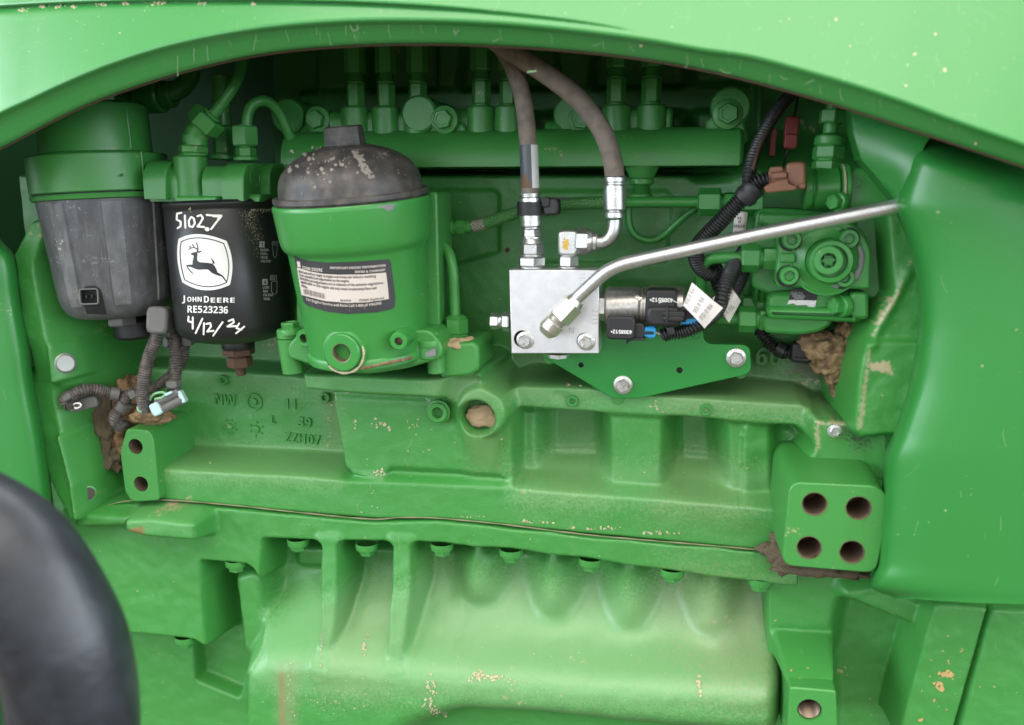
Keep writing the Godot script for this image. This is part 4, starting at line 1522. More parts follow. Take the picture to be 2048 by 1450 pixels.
func fuel_filter():
	var o = thing("fuel_filter", "glossy black canister filter with white leaping deer badge and handwritten numbers", "fuel filter", P(472, 690, 0.085))
	var fr := axis_frame(450, 405, 472, 640, 0.085)
	var prof := [[116, -2], [118, 0], [118, 5], [116, 8], [115, 11], [117, 14], [117, 238], [114, 250], [106, 261], [92, 269], [70, 275], [38, 279], [0, 279]]
	var s := st()
	turned(s, fr, [[0, -5], [113, -5]] + prof, 80)
	obj("can", s, M.black_paint, o)
	s = st()
	turned(s, fr, [[0, 277], [32, 277], [33, 279], [33, 292], [30, 296], [0, 296]], 32)
	obj("collar", s, M.black_part, o)
	s = st()
	turned(s, fr, [[0, 295], [31, 295], [33, 297], [33, 305], [31, 308], [0, 308]], 6, 0.35)
	obj("nut", s, M.rust, o)
	s = st()
	turned(s, fr, [[0, 306], [13, 306], [13, 314], [0, 314]], 20)
	turned(s, fr, [[0, 312], [24, 312], [26, 315], [26, 330], [24, 333], [0, 333]], 6, 0.5)
	var th := [[0, 330]]
	for i in 6: th.append_array([[10.5, 332 + i * 3.4], [9, 333.7 + i * 3.4]])
	turned(s, fr, th + [[0, 353]], 18)
	obj("drain_valve", s, M.rust, o)
	# badge
	var on := func(lift: float): return func(v): return on_body(fr, prof, v.x, v.y, lift)
	var k := 1.0 / 11.154
	var b := Vector2(345, 460)
	s = st()
	drape(s, badge([Vector2(135, 200), Vector2(1205, 245), Vector2(1280, 1225), Vector2(220, 1165)], [Vector2(600, 92), Vector2(1335, 720), Vector2(735, 1345), Vector2(112, 660)], k, b), on.call(0.00025), 4.0)
	obj("badge", s, M.white_print, o)
	s = st()
	var ring := badge([Vector2(185, 255), Vector2(1150, 292), Vector2(1215, 1180), Vector2(262, 1118)], [Vector2(615, 165), Vector2(1265, 745), Vector2(745, 1275), Vector2(165, 660)], k, b)
	var inn := inset(ring, 2.0)
	for i in ring.size():
		var j := (i + 1) % ring.size()
		quad(s, on.call(0.0004).call(ring[i]), on.call(0.0004).call(ring[j]), on.call(0.0004).call(inn[j]), on.call(0.0004).call(inn[i]))
	var deer := outline([395, 530, 470, 500, 545, 485, 556, 500, 555, 560, 548, 640, 560, 690, 610, 720, 760, 730, 890, 750, 940, 800, 975, 860, 1005, 945, 1110, 1005, 1150, 1050], k, b)
	deer.append_array(outline([1218, 1150, 1200, 1165, 1095, 1038, 990, 1008, 885, 963, 835, 918, 790, 880, 690, 882, 600, 888, 520, 875, 440, 838, 385, 818, 335, 815, 300, 790, 360, 775, 445, 770, 450, 690, 475, 590, 470, 570, 430, 555], k, b))
	drape(s, deer, on.call(0.0004), 4.0)
	drape(s, outline([300, 790, 335, 815, 375, 870, 430, 935, 505, 1008, 420, 958, 350, 880], k, b), on.call(0.00045), 4.0)
	drape(s, outline([845, 612, 915, 680, 952, 745, 900, 758, 885, 690], k, b), on.call(0.0004), 4.0)
	drape(s, outline([552, 470, 600, 470, 675, 460, 605, 507, 552, 502], k, b), on.call(0.00045), 4.0)
	for q in [[555, 490, 570, 400, 560, 350, 528, 285], [552, 425, 480, 388, 410, 405, 362, 435], [485, 388, 470, 350, 440, 318], [415, 402, 400, 380, 374, 362], [556, 480, 552, 440, 530, 405]]:
		stroke(s, penned(q, k, b), 1.9, on.call(0.00045))
	obj("deer_emblem", s, M.black_paint, o)
	# print
	s = st()
	for q in [["J", 367, 603.5, 12.5, 6.5], ["OHN", 389, 603.5, 9.6, 29.0], ["D", 413, 605, 12.8, 10.0], ["EERE", 445.5, 605, 9.8, 48.0]]:
		words(s, q[0], func(x, y, _d): return on_body(fr, prof, q[1] + x, q[2] + (q[1] - 420) * 0.006 - y, 0.0003), q[3], "Droid Sans", true, true, 0.0, q[4])
	obj("maker_name", s, M.white_print, o)
	s = st()
	words(s, "RE523236", func(x, y, _d): return on_body(fr, prof, 415.5 + x, 626 + x * 0.02 - y, 0.0003), 14.0, "Droid Sans", true, true, 0.0, 81.0)
	obj("part_number", s, M.white_print, o)
	# pen marks
	s = st()
	k = 1.0 / 3.816
	b = Vector2(330, 400)
	for q in [[125, 98, 92, 104, 90, 150, 120, 165, 120, 200, 96, 216], [152, 118, 156, 212], [200, 130, 182, 158, 186, 200, 210, 206], [212, 205, 228, 178, 221, 142, 203, 130], [248, 124, 275, 115, 290, 138, 270, 175, 248, 202, 300, 206], [318, 114, 430, 124, 392, 170, 352, 222]]:
		stroke(s, penned(q, k, b), 4.0, on.call(0.0003))
	stroke(s, penned([370, 122, 428, 122, 408, 145], k, b), 5.5, on.call(0.00035))
	stroke(s, penned([318, 222, 326, 224], k, b), 8.0, on.call(0.00035))
	obj("handwriting", s, M.pen, o)
	s = st()
	for q in [[180, 890, 178, 925, 212, 935], [212, 895, 212, 982], [286, 905, 234, 1016], [298, 940, 295, 1026], [315, 946, 345, 940, 352, 965, 322, 1004, 372, 998], [440, 932, 368, 1036], [486, 924, 520, 910, 526, 935, 476, 966, 546, 962], [566, 942, 545, 978, 585, 990], [606, 966, 542, 1018]]:
		stroke(s, penned(q, k, b), 3.6, on.call(0.0003))
	obj("handwriting", s, M.pen, o)
	# the small fitting instructions on the right
	s = st()
	for q in [[519, 483, 529, 495], [525, 558, 535, 570]]:
		drape(s, PackedVector2Array([Vector2(q[0], q[1]), Vector2(q[2], q[1]), Vector2(q[2], q[3]), Vector2(q[0], q[3])]), on.call(0.0003), 3.0)
	var words_right := [["DRAIN", 521, 502.5], ["FUEL", 521.5, 510], ["FROM", 522, 517.5], ["FILTER", 522.5, 525], ["LUBE", 526, 577.5], ["NEW", 526.5, 585], ["FILTER", 527, 592.5], ["SEAL", 527.5, 600]]
	for q in words_right:
		words(s, q[0], func(x, y, _d): return on_body(fr, prof, q[1] + x, q[2] - y, 0.0003), 5.0, "Droid Sans", true, false, 0.0, 3.2 * q[0].length())
	for q in [[545, 492, 547, 512, 551, 516, 553, 512, 555, 490], [543, 564, 543, 583, 549, 590], [551, 589, 554, 583, 554, 562, 545, 563]]:
		stroke(s, q, 1.0, on.call(0.0003))
	for q in [[544, 483, 555, 490], [541, 551, 553, 560]]:
		for i in 4: stroke(s, [q[0] + i * 2.6, q[3], q[0] + 2 + i * 2.6, q[1]], 0.9, on.call(0.0003))
		stroke(s, [q[0] + 1, q[1], q[2], q[1], q[2], q[3] - 1], 0.8, on.call(0.0003))
		stroke(s, [q[2] - 1, q[3], q[0], q[3], q[0], q[1] + 1], 0.8, on.call(0.0003))
	obj("instructions", s, M.grey_print, o)
	s = st()
	for q in [["1", 524, 493.5], ["4", 530, 568.5]]:
		words(s, q[0], func(x, y, _d): return on_body(fr, prof, q[1] + x, q[2] - y, 0.0005), 8.0, "Droid Sans", true)
	obj("step_number", s, M.black_paint, o)
	# dust that clings to the upper right of the can
	s = st()
	var r := RandomNumberGenerator.new()
	r.seed = 5
	for i in 330:
		var t := pow(r.randf(), 1.5)
		var px := lerpf(498, 522, t) + r.randfn(0, 9)
		var py := lerpf(420, 500, t) + r.randfn(0, 6)
		if py < 421: continue
		fleck(s, r, px, py, r.randf_range(0.25, 0.85), on.call(0.00025))
	for i in 120: fleck(s, r, r.randf_range(500, 550), 418 + absf(r.randfn(0, 3)), r.randf_range(0.3, 0.9), on.call(0.00025))
	for i in 70: fleck(s, r, r.randf_range(340, 540), r.randf_range(420, 650), r.randf_range(0.2, 0.45), on.call(0.00025))
	for i in 14: fleck(s, r, 381 + r.randfn(0, 3), 419 + r.randfn(0, 2), r.randf_range(0.4, 1.2), on.call(0.00025))
	tag(obj("dust", s, M.chip, o), "", "", "", "stuff")

func fleck(s: SurfaceTool, r: RandomNumberGenerator, x: float, y: float, size: float, map: Callable):
	var n := 6
	var pts := []
	var a0 := r.randf() * TAU
	for i in n:
		var q := size * r.randf_range(0.55, 1.3)
		pts.append(map.call(Vector2(x + cos(a0 + TAU * i / n) * q, y + sin(a0 + TAU * i / n) * q)))
	var up := r.randf() * 0.0004
	for i in n: pts[i] += (EYE - pts[i]).normalized() * up
	s.set_smooth_group(-1)
	for i in range(1, n - 1): tri(s, pts[0], pts[i], pts[i + 1])

func filter_head():
	var o = thing("filter_head", "green cast filter head with pipe fittings, above the black canister filter", "filter head", P(420, 400, 0.09))
	var s := st()
	bar_x(s, 286, 331, 320, 398, 0.128, 0.05, 0.020)
	bar_x(s, 330, 372, 329, 399, 0.122, 0.05, 0.016)
	bar_x(s, 404, 446, 331, 401, 0.122, 0.05, 0.016)
	bar_x(s, 500, 540, 326, 402, 0.095, 0.03, 0.016)
	bar_x(s, 443, 487, 325, 402, 0.128, 0.05, 0.020)
	bar_x(s, 352, 432, 392, 403, 0.134, 0.05, 0.003)
	bar_x(s, 300, 520, 388, 403, 0.118, 0.04, 0.004)
	stack(s, P(386, 396, 0.108), Vector3.UP, [["r", 0.0160, 0.0405]])
	obj("body", s, M.green_part, o)
	s = st()
	var c := P(503, 356, 0.105)
	c.x = P(487, 356, 0.128).x + 0.0004
	lathe(s, Transform3D(Basis(Vector3(0, 0, -1), Vector3.RIGHT, Vector3(0, -1, 0)), c), [[0.0098, -0.003], [0.0098, 0.0003], [0.0088, 0.0003], [0.0082, -0.0008], [0, -0.0009]], 28)
	obj("port", s, M.green_part, o)
	s = st()
	stack(s, P(387, 311, 0.108), Vector3(0.02, 1, 0), [["r", 0.0135, 0.0018], ["hex", 0.0140, 0.0080, 0.25]])
	var e := stack(s, P(389, 293, 0.108), Vector3(0.02, 1, 0), [["r", 0.0098, 0.002], ["r", 0.0112, 0.010]])
	sweep(s, even([P(391, 290, 0.108), P(392, 272, 0.108), P(399, 258, 0.108), P(410, 246, 0.108)], 0.002), func(_i): return 0.0112, 20)
	var d := P(440, 212, 0.106) - P(404, 252, 0.108)
	stack(s, P(402, 254, 0.108), d, [["hex", 0.0170, 0.0150, 0.5], ["r", 0.0092, 0.003]])
	obj("elbow_fitting", s, M.green_part, o)
	s = st()
	stack(s, P(493, 322, 0.085), Vector3.UP, [["r", 0.0125, 0.004], ["hex", 0.0098, 0.009, 0.4], ["r", 0.0075, 0.001], ["hex", 0.0135, 0.0195, 0.0], ["r", 0.006, 0.001]])
	obj("straight_fitting", s, M.green_part, o)
	s = st()
	stack(s, P(448, 320, 0.055), Vector3(0.02, 1, 0), [["r", 0.0150, 0.006], ["hex", 0.0105, 0.028, 0.3], ["r", 0.0085, 0.05]])
	obj("rear_fitting", s, M.green_part, o)
	o = thing("fuel_pipe", "green fuel pipe slanting up from the angled filter head fitting", "pipe", P(432, 224, 0.1))
	s = st()
	tube(s, PZ([426, 230, 0.106, 440, 212, 0.104, 462, 180, 0.10, 478, 148, 0.09, 486, 110, 0.08, 490, 40, 0.06]), 0.0058)
	obj("bent_tube", s, M.green_part, o)
	o = thing("fuel_pipe", "green hairpin fuel pipe arching from the right fitting of the filter head", "pipe", P(494, 258, 0.085))
	s = st()
	tube(s, PZ([494, 262, 0.085, 494, 238, 0.085, 500, 216, 0.082, 517, 203, 0.078, 537, 204, 0.070, 556, 222, 0.062, 572, 255, 0.055, 590, 305, 0.045, 600, 360, 0.03]), 0.0054)
	obj("bent_tube", s, M.green_part, o)
	o = thing("coolant_pipe", "dim green bent pipe high in the shade at the left", "pipe", P(310, 190, 0.02))
	s = st()
	tube(s, PZ([240, 200, 0.02, 300, 192, 0.02, 345, 185, 0.02, 376, 160, 0.01, 384, 110, 0.0, 384, 40, -0.02]), 0.0095)
	obj("bent_tube", s, M.green_part, o)
	s = st()
	stack(s, P(280, 194, 0.02), Vector3(1, 0.05, 0), [["r", 0.017, 0.026], ["r", 0.013, 0.012]])
	obj("collar", s, M.green_part, o)

func oil_filter():
	var o = thing("oil_filter_housing", "tall leaning green oil filter housing with domed black cap and printed label", "oil filter", P(740, 745, 0.10))
	var fr := axis_frame(704, 396, 733, 641, 0.130, 0.119)
	var prof := [[152, 3], [154, 6], [154, 12], [149, 72], [147, 82], [143, 90], [138, 94], [136, 100], [126, 245], [122, 290]]
	var s := st()
	turned(s, fr, [[0, 3]] + prof + [[122, 298], [124, 300], [125.5, 303], [125.5, 316], [123, 319], [0, 319]], 88)
	obj("housing", s, M.green_smooth, o)
	s = st()
	var cap := [[40, -101], [54, -98], [78, -91], [100, -80], [117, -68], [129, -55], [135, -43], [138, -30], [139.5, -14], [140, -12], [149, -12], [151, -10], [151.5, -2], [149, 0], [148, 3]]
	turned(s, fr, [[0, -101]] + cap, 88)
	var c = obj("cap", s, M.cap_plastic, o)
	s = st()
	turned(s, fr, [[0, -133], [13, -133], [13, -137], [34, -137], [38, -134], [40, -104], [42, -98]], 6, 0.32)
	obj("hex_grip", s, M.cap_plastic, c)
	# dirt, bird lime and rings on the dome
	s = st()
	var r := RandomNumberGenerator.new()
	r.seed = 12
	var on := func(v): return on_body(fr, [[40, -101], [54, -98], [78, -91], [100, -80], [117, -68], [129, -55], [135, -43], [138, -30], [139.5, -14]], v.x, v.y, 0.0003)
	for i in 70:
		var x := 640 + r.randfn(0, 38)
		var y := 325 + r.randfn(0, 24)
		if y > 392 or y < 292 or absf(x - 697) > 128: continue
		fleck(s, r, x, y, pow(r.randf(), 2.0) * 4.5 + 0.8, on)
	for i in 60: fleck(s, r, 700 + r.randfn(0, 55), 320 + r.randfn(0, 30), r.randf_range(0.5, 1.6), on)
	for i in 46:
		var t := r.randf()
		fleck(s, r, lerpf(706, 742, t) + r.randfn(0, 4), lerpf(300, 352, t) + r.randfn(0, 3), r.randf_range(1.5, 5.0), on)
	for i in 14: fleck(s, r, 770 + r.randfn(0, 14), 308 + r.randfn(0, 5), r.randf_range(0.8, 2.6), on)
	tag(obj("dried_spots", s, M.bird_lime, c), "", "", "", "stuff")
	label_on(o, fr, prof)
	# the chip under the rim where bare metal shows
	s = st()
	drape(s, PackedVector2Array([Vector2(752, 412), Vector2(768, 416), Vector2(775, 423), Vector2(786, 419), Vector2(790, 407), Vector2(770, 410)]), func(v): return on_body(fr, prof, v.x, v.y, 0.0003), 5.0)
	obj("bare_patch", s, M.bare_metal, o)
	# foot with its ears, bolts, plugs and bosses
	s = st()
	plate(s, rounded(xy([575, 690, 600, 664, 640, 660, 860, 660, 884, 690, 884, 716, 810, 738, 740, 748, 660, 744, 604, 724, 576, 716], 0.138), 0.006), 0.138, 0.09, 0.002)
	plate(s, rounded(xy([592, 560, 640, 560, 640, 700, 592, 700], 0.10), 0.004), 0.10, 0.05, 0.002)
	plate(s, rounded(xy([840, 384, 874, 384, 880, 652, 840, 652], 0.10), 0.003), 0.10, 0.05, 0.002)
	stack(s, P(586, 745, 0.125), Vector3(-0.05, 1, 0), [["cone", 0.0100, 0.034, 0.0120], ["r", 0.0120, 0.010]])
	stack(s, P(860, 716, 0.128), Vector3(-0.02, 1, 0), [["r", 0.0125, 0.017]])
	stack(s, P(874, 746, 0.122), Vector3(-0.05, 1, 0), [["r", 0.0085, 0.018]])
	plate(s, rounded(xy([878, 690, 946, 684, 957, 694, 958, 740, 940, 752, 880, 756], 0.118), 0.004), 0.118, 0.05, 0.003)
	obj("foot", s, M.green_part, o)
	bolt(o, P(582, 661, 0.128), Vector3(-0.08, 1, 0.06), 0.0088, 0.0085, M.green_part, "bolt", 1.2, 0.3, 0.3)
	bolt(o, P(859, 683, 0.130), Vector3(-0.04, 1, 0.06), 0.0090, 0.0095, M.green_part, "bolt", 1.35, 0.2, 0.3)
	for q in [[607, 677, 17, 8.5, 0.150], [797, 683, 17, 8, 0.172]]:
		s = st()
		var p := P(q[0], q[1], q[4])
		var f := frame_raw(p, Vector3(0.12 if q[0] > 700 else -0.1, -0.05, 1))
		var u := U(q[0], q[1], q[4])
		lathe(s, f, [[q[2] * u * 1.25, -0.03], [q[2] * u, -0.004], [q[2] * u, -0.001], [q[2] * u * 0.9, 0], [q[3] * u, 0], [q[3] * u * 0.9, -0.010], [0, -0.010]], 28)
		var bs = obj("boss", s, M.green_smooth, o)
		s = st()
		lathe(s, f, [[q[3] * u * 0.88, -0.002], [q[3] * u * 0.88, -0.009], [0, -0.009]], 24)
		obj("bore", s, M.bore, bs)
	s = st()
	var p := P(683, 706, 0.181)
	var f := frame_raw(p, Vector3(-0.02, -0.06, 1))
	var u := U(683, 706, 0.181)
	lathe(s, f, [[44 * u, -0.03], [44 * u, -0.006], [42 * u, -0.0045], [37 * u, -0.004]], 40)
	lathe(s, f, [[36 * u, -0.006], [36 * u, -0.001], [34 * u, 0], [18 * u, 0]], 40)
	obj("plug", s, M.green_smooth, o)
	s = st()
	lathe(s, f, [[18.5 * u, 0], [17.5 * u, -0.010], [0, -0.011]], 6, true, 0.1)
	lathe(s, f, [[19 * u, 0.0001], [17 * u, -0.0003]], 40)
	obj("plug_socket", s, M.bore, o)
	s = st()
	var arc := []
	for i in 40:
		var a := -2.4 + i * 0.072          # from the right, round the foot
		arc.append(p + Vector3(cos(a) * 40.5 * u, sin(a) * 40.5 * u, -0.0046))
	sweep(s, arc, func(i): return 0.0009 + 0.0009 * absf(sin(i * 1.3) * sin(i * 0.41)), 7)
	obj("dirt_ring", s, M.chip, o)
	s = st()
	for i in 20:
		var q := on_body(fr, [[125.5, 300], [125.5, 330]], 722 + i * 5.2, 737 - i * 1.1, 0.0)
		lump(s, q, Vector3(0.0032, 0.0014, 0.0014), 40 + i, 0.3, 8, 6)
	obj("dirt_seam", s, M.mud, o)
	s = st()
	lump(s, P(916, 690, 0.104), Vector3(0.0165, 0.006, 0.013), 61, 0.30)
	lump(s, P(935, 690, 0.098), Vector3(0.011, 0.006, 0.012), 62, 0.30)
	obj("dirt_heap", s, M.pale_mud, o)
	s = st()
	drape(s, PackedVector2Array([Vector2(850, 706), Vector2(860, 701), Vector2(868, 696), Vector2(872, 700), Vector2(872, 711), Vector2(852, 714)]), func(v): return P(v.x, v.y, 0.1408), 8.0)
	obj("bare_patch", s, M.bare_metal, o)
	# the small return pipe behind the housing
	o = thing("oil_pipe", "thin green pipe curving down into a hex nut right of the filter housing", "pipe", P(910, 690, 0.085))
	s = st()
	tube(s, PZ([856, 484, 0.06, 878, 488, 0.07, 897, 505, 0.08, 906, 540, 0.085, 909, 590, 0.085, 911, 640, 0.085]), 0.0052)
	obj("bent_tube", s, M.green_part, o)
	s = st()
	stack(s, P(914, 684, 0.085), Vector3(-0.03, 1, 0), [["r", 0.0105, 0.003], ["hex", 0.0120, 0.0052, 0.2], ["hex", 0.0122, 0.016, 0.2], ["cone", 0.011, 0.003, 0.007]])
	obj("nut", s, M.green_part, o)

func bent_words(s: SurfaceTool, fr, prof, text: String, x0, y0, xm, ym, x1, y1, size: float, lift := 0.0006):
	# lettering along a bowed base line given by three pixels
	var c := Vector2(xm, ym) * 2.0 - (Vector2(x0, y0) + Vector2(x1, y1)) * 0.5
	var a := Vector2(x0, y0)
	var b := Vector2(x1, y1)
	var w := a.distance_to(Vector2(xm, ym)) + b.distance_to(Vector2(xm, ym))
	words(s, text, func(x, y, _d):
		var t: float = x / w
		var p := a.lerp(c, t).lerp(c.lerp(b, t), t)
		return on_body(fr, prof, p.x, p.y - y, lift), size, "Droid Sans", true, false, 0.0, w)

func label_on(o, fr, prof):
	var s := st()
	var on := func(v): return on_body(fr, prof, v.x, v.y, 0.0003)
	var p := outline([587, 510, 602, 517, 618, 521.5, 656, 525, 714, 523, 774, 518.6, 779, 519, 782, 524, 788, 570, 791, 596, 790, 613, 786, 617, 780, 619.5, 753, 625, 695, 628, 656, 624, 618, 613, 610, 608, 606, 602, 597, 557], 1.0, Vector2.ZERO)
	drape(s, p, on, 5.0, 12.0)
	var l = obj("label", s, M.label_dark, o)
	s = st()
	drape(s, outline([594, 535, 620, 543, 648, 548, 676, 549.5, 725, 549, 772, 545, 776, 575, 778, 598, 735, 604.5, 695, 606, 650, 602, 603, 590, 598, 562], 1.0, Vector2.ZERO), func(v): return on_body(fr, prof, v.x, v.y, 0.00045), 5.0, 12.0)
	obj("text_field", s, M.label_white, l)
	s = st()
	bent_words(s, fr, prof, "JOHN DEERE", 604, 537.5, 623, 541.5, 645, 543.5, 6.5)
	bent_words(s, fr, prof, "IMPORTANT ENGINE INFORMATION", 660, 538, 714, 537.5, 771, 533, 4.6)
	bent_words(s, fr, prof, "DEERE & COMPANY", 710, 546, 741, 544.8, 771, 541.5, 4.6)
	bent_words(s, fr, prof, "For Engine Service and Parts Call 1-800-JD ENGINE", 613, 600.5, 685, 613.5, 763, 608.5, 5.0)
	drape(s, outline([593.5, 522, 600, 524, 601.5, 535, 595, 533.5], 1.0, Vector2.ZERO), func(v): return on_body(fr, prof, v.x, v.y, 0.0005), 3.0)
	obj("white_lettering", s, M.label_white, l)
	s = st()
	bent_words(s, fr, prof, "Warranty will not apply to engine and drivetrain failures resulting", 597, 545, 666, 556, 752, 554.5, 5.2)
	bent_words(s, fr, prof, "from unauthorized adjustments to this engine.", 598.5, 552, 646, 561.5, 699, 564.5, 5.2)
	bent_words(s, fr, prof, "Unauthorized adjustments are in violation of the emission regulations", 599.5, 558.5, 676, 571.7, 767, 568, 5.2)
	bent_words(s, fr, prof, "applicable to this engine and may result in substantial fines and", 601.5, 565.5, 676, 579.7, 753, 578.2, 5.2)
	bent_words(s, fr, prof, "penalties.", 602.5, 572, 608, 575, 615, 577.5, 5.0)
	bent_words(s, fr, prof, "R523928", 681, 603, 692, 603.3, 702, 603, 4.2)
	bent_words(s, fr, prof, "ISO9001 Registered", 718, 602.6, 743, 601.2, 768, 598, 4.4)
	obj("black_lettering", s, M.ink, l)
	s = st()
	var r := RandomNumberGenerator.new()
	r.seed = 3
	var x := 607.0
	while x < 650.0:
		var w := r.randf_range(0.6, 1.5)
		var y := 577.5 + (x - 607) * 0.235
		quad(s, on_body(fr, prof, x, y, 0.0006), on_body(fr, prof, x + w, y + 0.2, 0.0006), on_body(fr, prof, x + w + 0.8, y + 11, 0.0006), on_body(fr, prof, x + 0.8, y + 10.8, 0.0006))
		x += w + r.randf_range(0.6, 1.3)
	obj("bar_code", s, M.faded_ink, l)
	s = st()
	for i in 90: fleck(s, r, 610 + r.randf() * 130, 613 + r.randfn(0, 5) + (4 if i % 2 else -3), r.randf_range(0.3, 1.1), func(v): return on_body(fr, prof, v.x, v.y, 0.0005))
	for i in 60: fleck(s, r, 600 + r.randf() * 60, 524 + r.randfn(0, 5) + r.randf() * 10, r.randf_range(0.2, 0.6), func(v): return on_body(fr, prof, v.x, v.y, 0.0005))
	tag(obj("rubbed_spots", s, M.faded_ink, l), "", "", "", "stuff")

func intake_manifold():
	var o = thing("intake_manifold", "long green cast manifold with round bolt heads in the shade under the hood", "manifold", P(1050, 333, 0.0))
	var s := st()
	bar_x(s, 560, 1489, 256, 333, 0.064, -0.09, 0.030, 0.004)
	bar_x(s, 660, 1010, 219, 280, 0.036, -0.09, 0.010, 0.003)
	bar_x(s, 1090, 1160, 240, 280, 0.030, -0.09, 0.010, 0.003)
	bar_x(s, 1200, 1345, 214, 280, 0.036, -0.09, 0.010, 0.003)
	for x in [712, 773, 836, 963, 1018, 1232, 1302]:
		stack(s, P(x, 285, 0.034), Vector3.UP, [["r", 0.0135, 0.0335]])
	for q in [[637, 245, 0.03], [890, 243, 0.046], [1165, 243, 0.04], [1452, 232, 0.05]]:
		stack(s, P(q[0], q[1], -0.05), Vector3.BACK, [["r", 0.0175, q[2] + 0.05]])
		plate(s, rounded(xy([q[0] - 36, q[1], q[0] + 36, q[1], q[0] + 48, 285, q[0] - 48, 285], q[2]), 0.006), q[2] - 0.004, -0.05, 0.003)
	stack(s, P(1284, 330, 0.045), Vector3.DOWN, [["cone", 0.017, 0.012, 0.011], ["r", 0.011, 0.006], ["t", 0.0085, 0.008], ["r", 0.0105, 0.012]])
	obj("body", s, M.green_part, o)
	for q in [[637, 240, 0.03], [890, 240, 0.046], [1165, 240, 0.04], [1455, 229, 0.05]]:
		bolt(o, P(q[0], q[1], q[2]), Vector3.BACK, 0.0095, 0.012, M.green_part, "bolt", 1.42, 0.5, 0.35)
	# a row of injection line fittings above the bosses
	var proto
	for q in [[712, 218, 0.034, "leftmost"], [773, 218, 0.034, ""], [836, 218, 0.034, ""], [963, 214, 0.034, ""], [1018, 214, 0.034, ""], [1232, 211, 0.034, ""], [1302, 210, 0.034, ""]]:
		var label: String = {712: "leftmost dark green line fitting on the manifold, above the domed black cap", 773: "second line fitting from the left, right of the cap's hex grip", 836: "third line fitting from the left, just left of the middle bolt", 963: "line fitting between the middle bolt and the brown hoses", 1018: "line fitting half hidden behind the left brown hose", 1232: "line fitting just right of the thick brown hose curve", 1302: "rightmost line fitting, left of the far right bolt head"}[q[0]]
		if proto == null:
			proto = thing("line_fitting", label, "pipe fitting", P(q[0], q[1], q[2]), "injection line fittings along the manifold")
			var b := P(q[0], q[1], q[2])
			s = st()
			stack(s, b, Vector3(0, 1, -0.02), [["r", 0.0092, 0.002], ["hex", 0.0092, 0.022, 0.2], ["r", 0.0085, 0.002]])
			obj("hex_body", s, M.green_part, proto)
			s = st()
			stack(s, b + Vector3(0, 0.0255, -0.0005), Vector3(0, 1, -0.02), [["t", 0.0075, 0.009]])
			obj("thread", s, M.green_part, proto)
			s = st()
			stack(s, b + Vector3(0, 0.034, -0.0007), Vector3(0, 1, -0.02), [["hex", 0.0105, 0.026, 0.4], ["cone", 0.008, 0.004, 0.005]])
			obj("nut", s, M.green_part, proto)
			s = st()
			tube(s, [b + Vector3(0, 0.06, -0.001), b + Vector3(0, 0.09, -0.002), b + Vector3(0.004, 0.13, -0.012), b + Vector3(0.008, 0.16, -0.04)], 0.0042)
			obj("pipe", s, M.green_part, proto)
		else:
			var c = proto.duplicate()
			c.name = numbered("line_fitting")
			add_child(c)
			c.position = P(q[0], q[1], q[2])
			tag(c, label)

# ---------------------------------------------------------------- hydraulics
func bracket_plate():
	var o = thing("bracket_plate", "flat bright green steel plate bolted to the block under the valve", "bracket", P(1240, 795, 0.04))
	var z := 0.083
	var f := rounded(xy([1060, 640, 1405, 640, 1405, 662, 1408, 680, 1420, 688, 1490, 690, 1500, 698, 1503, 738, 1494, 749, 1282, 796, 1226, 797, 1092, 717, 1060, 690], z), 0.004, 4)
	var holes := []
	for q in [[1162, 730, 0.0026], [1359, 740.5, 0.0029]]:
		var p := P(q[0], q[1], z)
		holes.append([p.x, p.y, q[2], 0.02])
	var s := st()
	plate(s, f, z, z - 0.006, 0.0007, holes)
	obj("plate", s, M.green_plate, o)
	for h in holes:
		s = st()
		lathe(s, Transform3D(Basis(Vector3.RIGHT, PI / 2), Vector3(h[0], h[1], z - 0.0004)), [[0, -0.0035], [h[2], -0.0035], [h[2], 0]], 20)
		obj("hole", s, M.dark, o)
	s = st()
	var c := P(1392, 670, z)
	lathe(s, frame_to(c, Vector3.BACK), [[0.0052, -0.001], [0.0050, 0.0004], [0.0038, 0.0004], [0.0034, -0.0003], [0, -0.0003]], 24)
	obj("weld_plug", s, M.green_plate, o)
	for q in [[1246, 769], [1472, 715]]:
		bolt(o, P(q[0], q[1], z), Vector3.BACK, 0.0066, 0.0085, M.zinc, "bolt", 1.38, 0.35 + q[0], 0.28)
	for q in [[1246, 764], [1472, 715], [1120, 690]]:
		s = st()
		stack(s, P(q[0], q[1], 0.0), Vector3.BACK, [["r", 0.006, (z - 0.0062) / K]])
		obj("spacer", s, M.green_part, o)

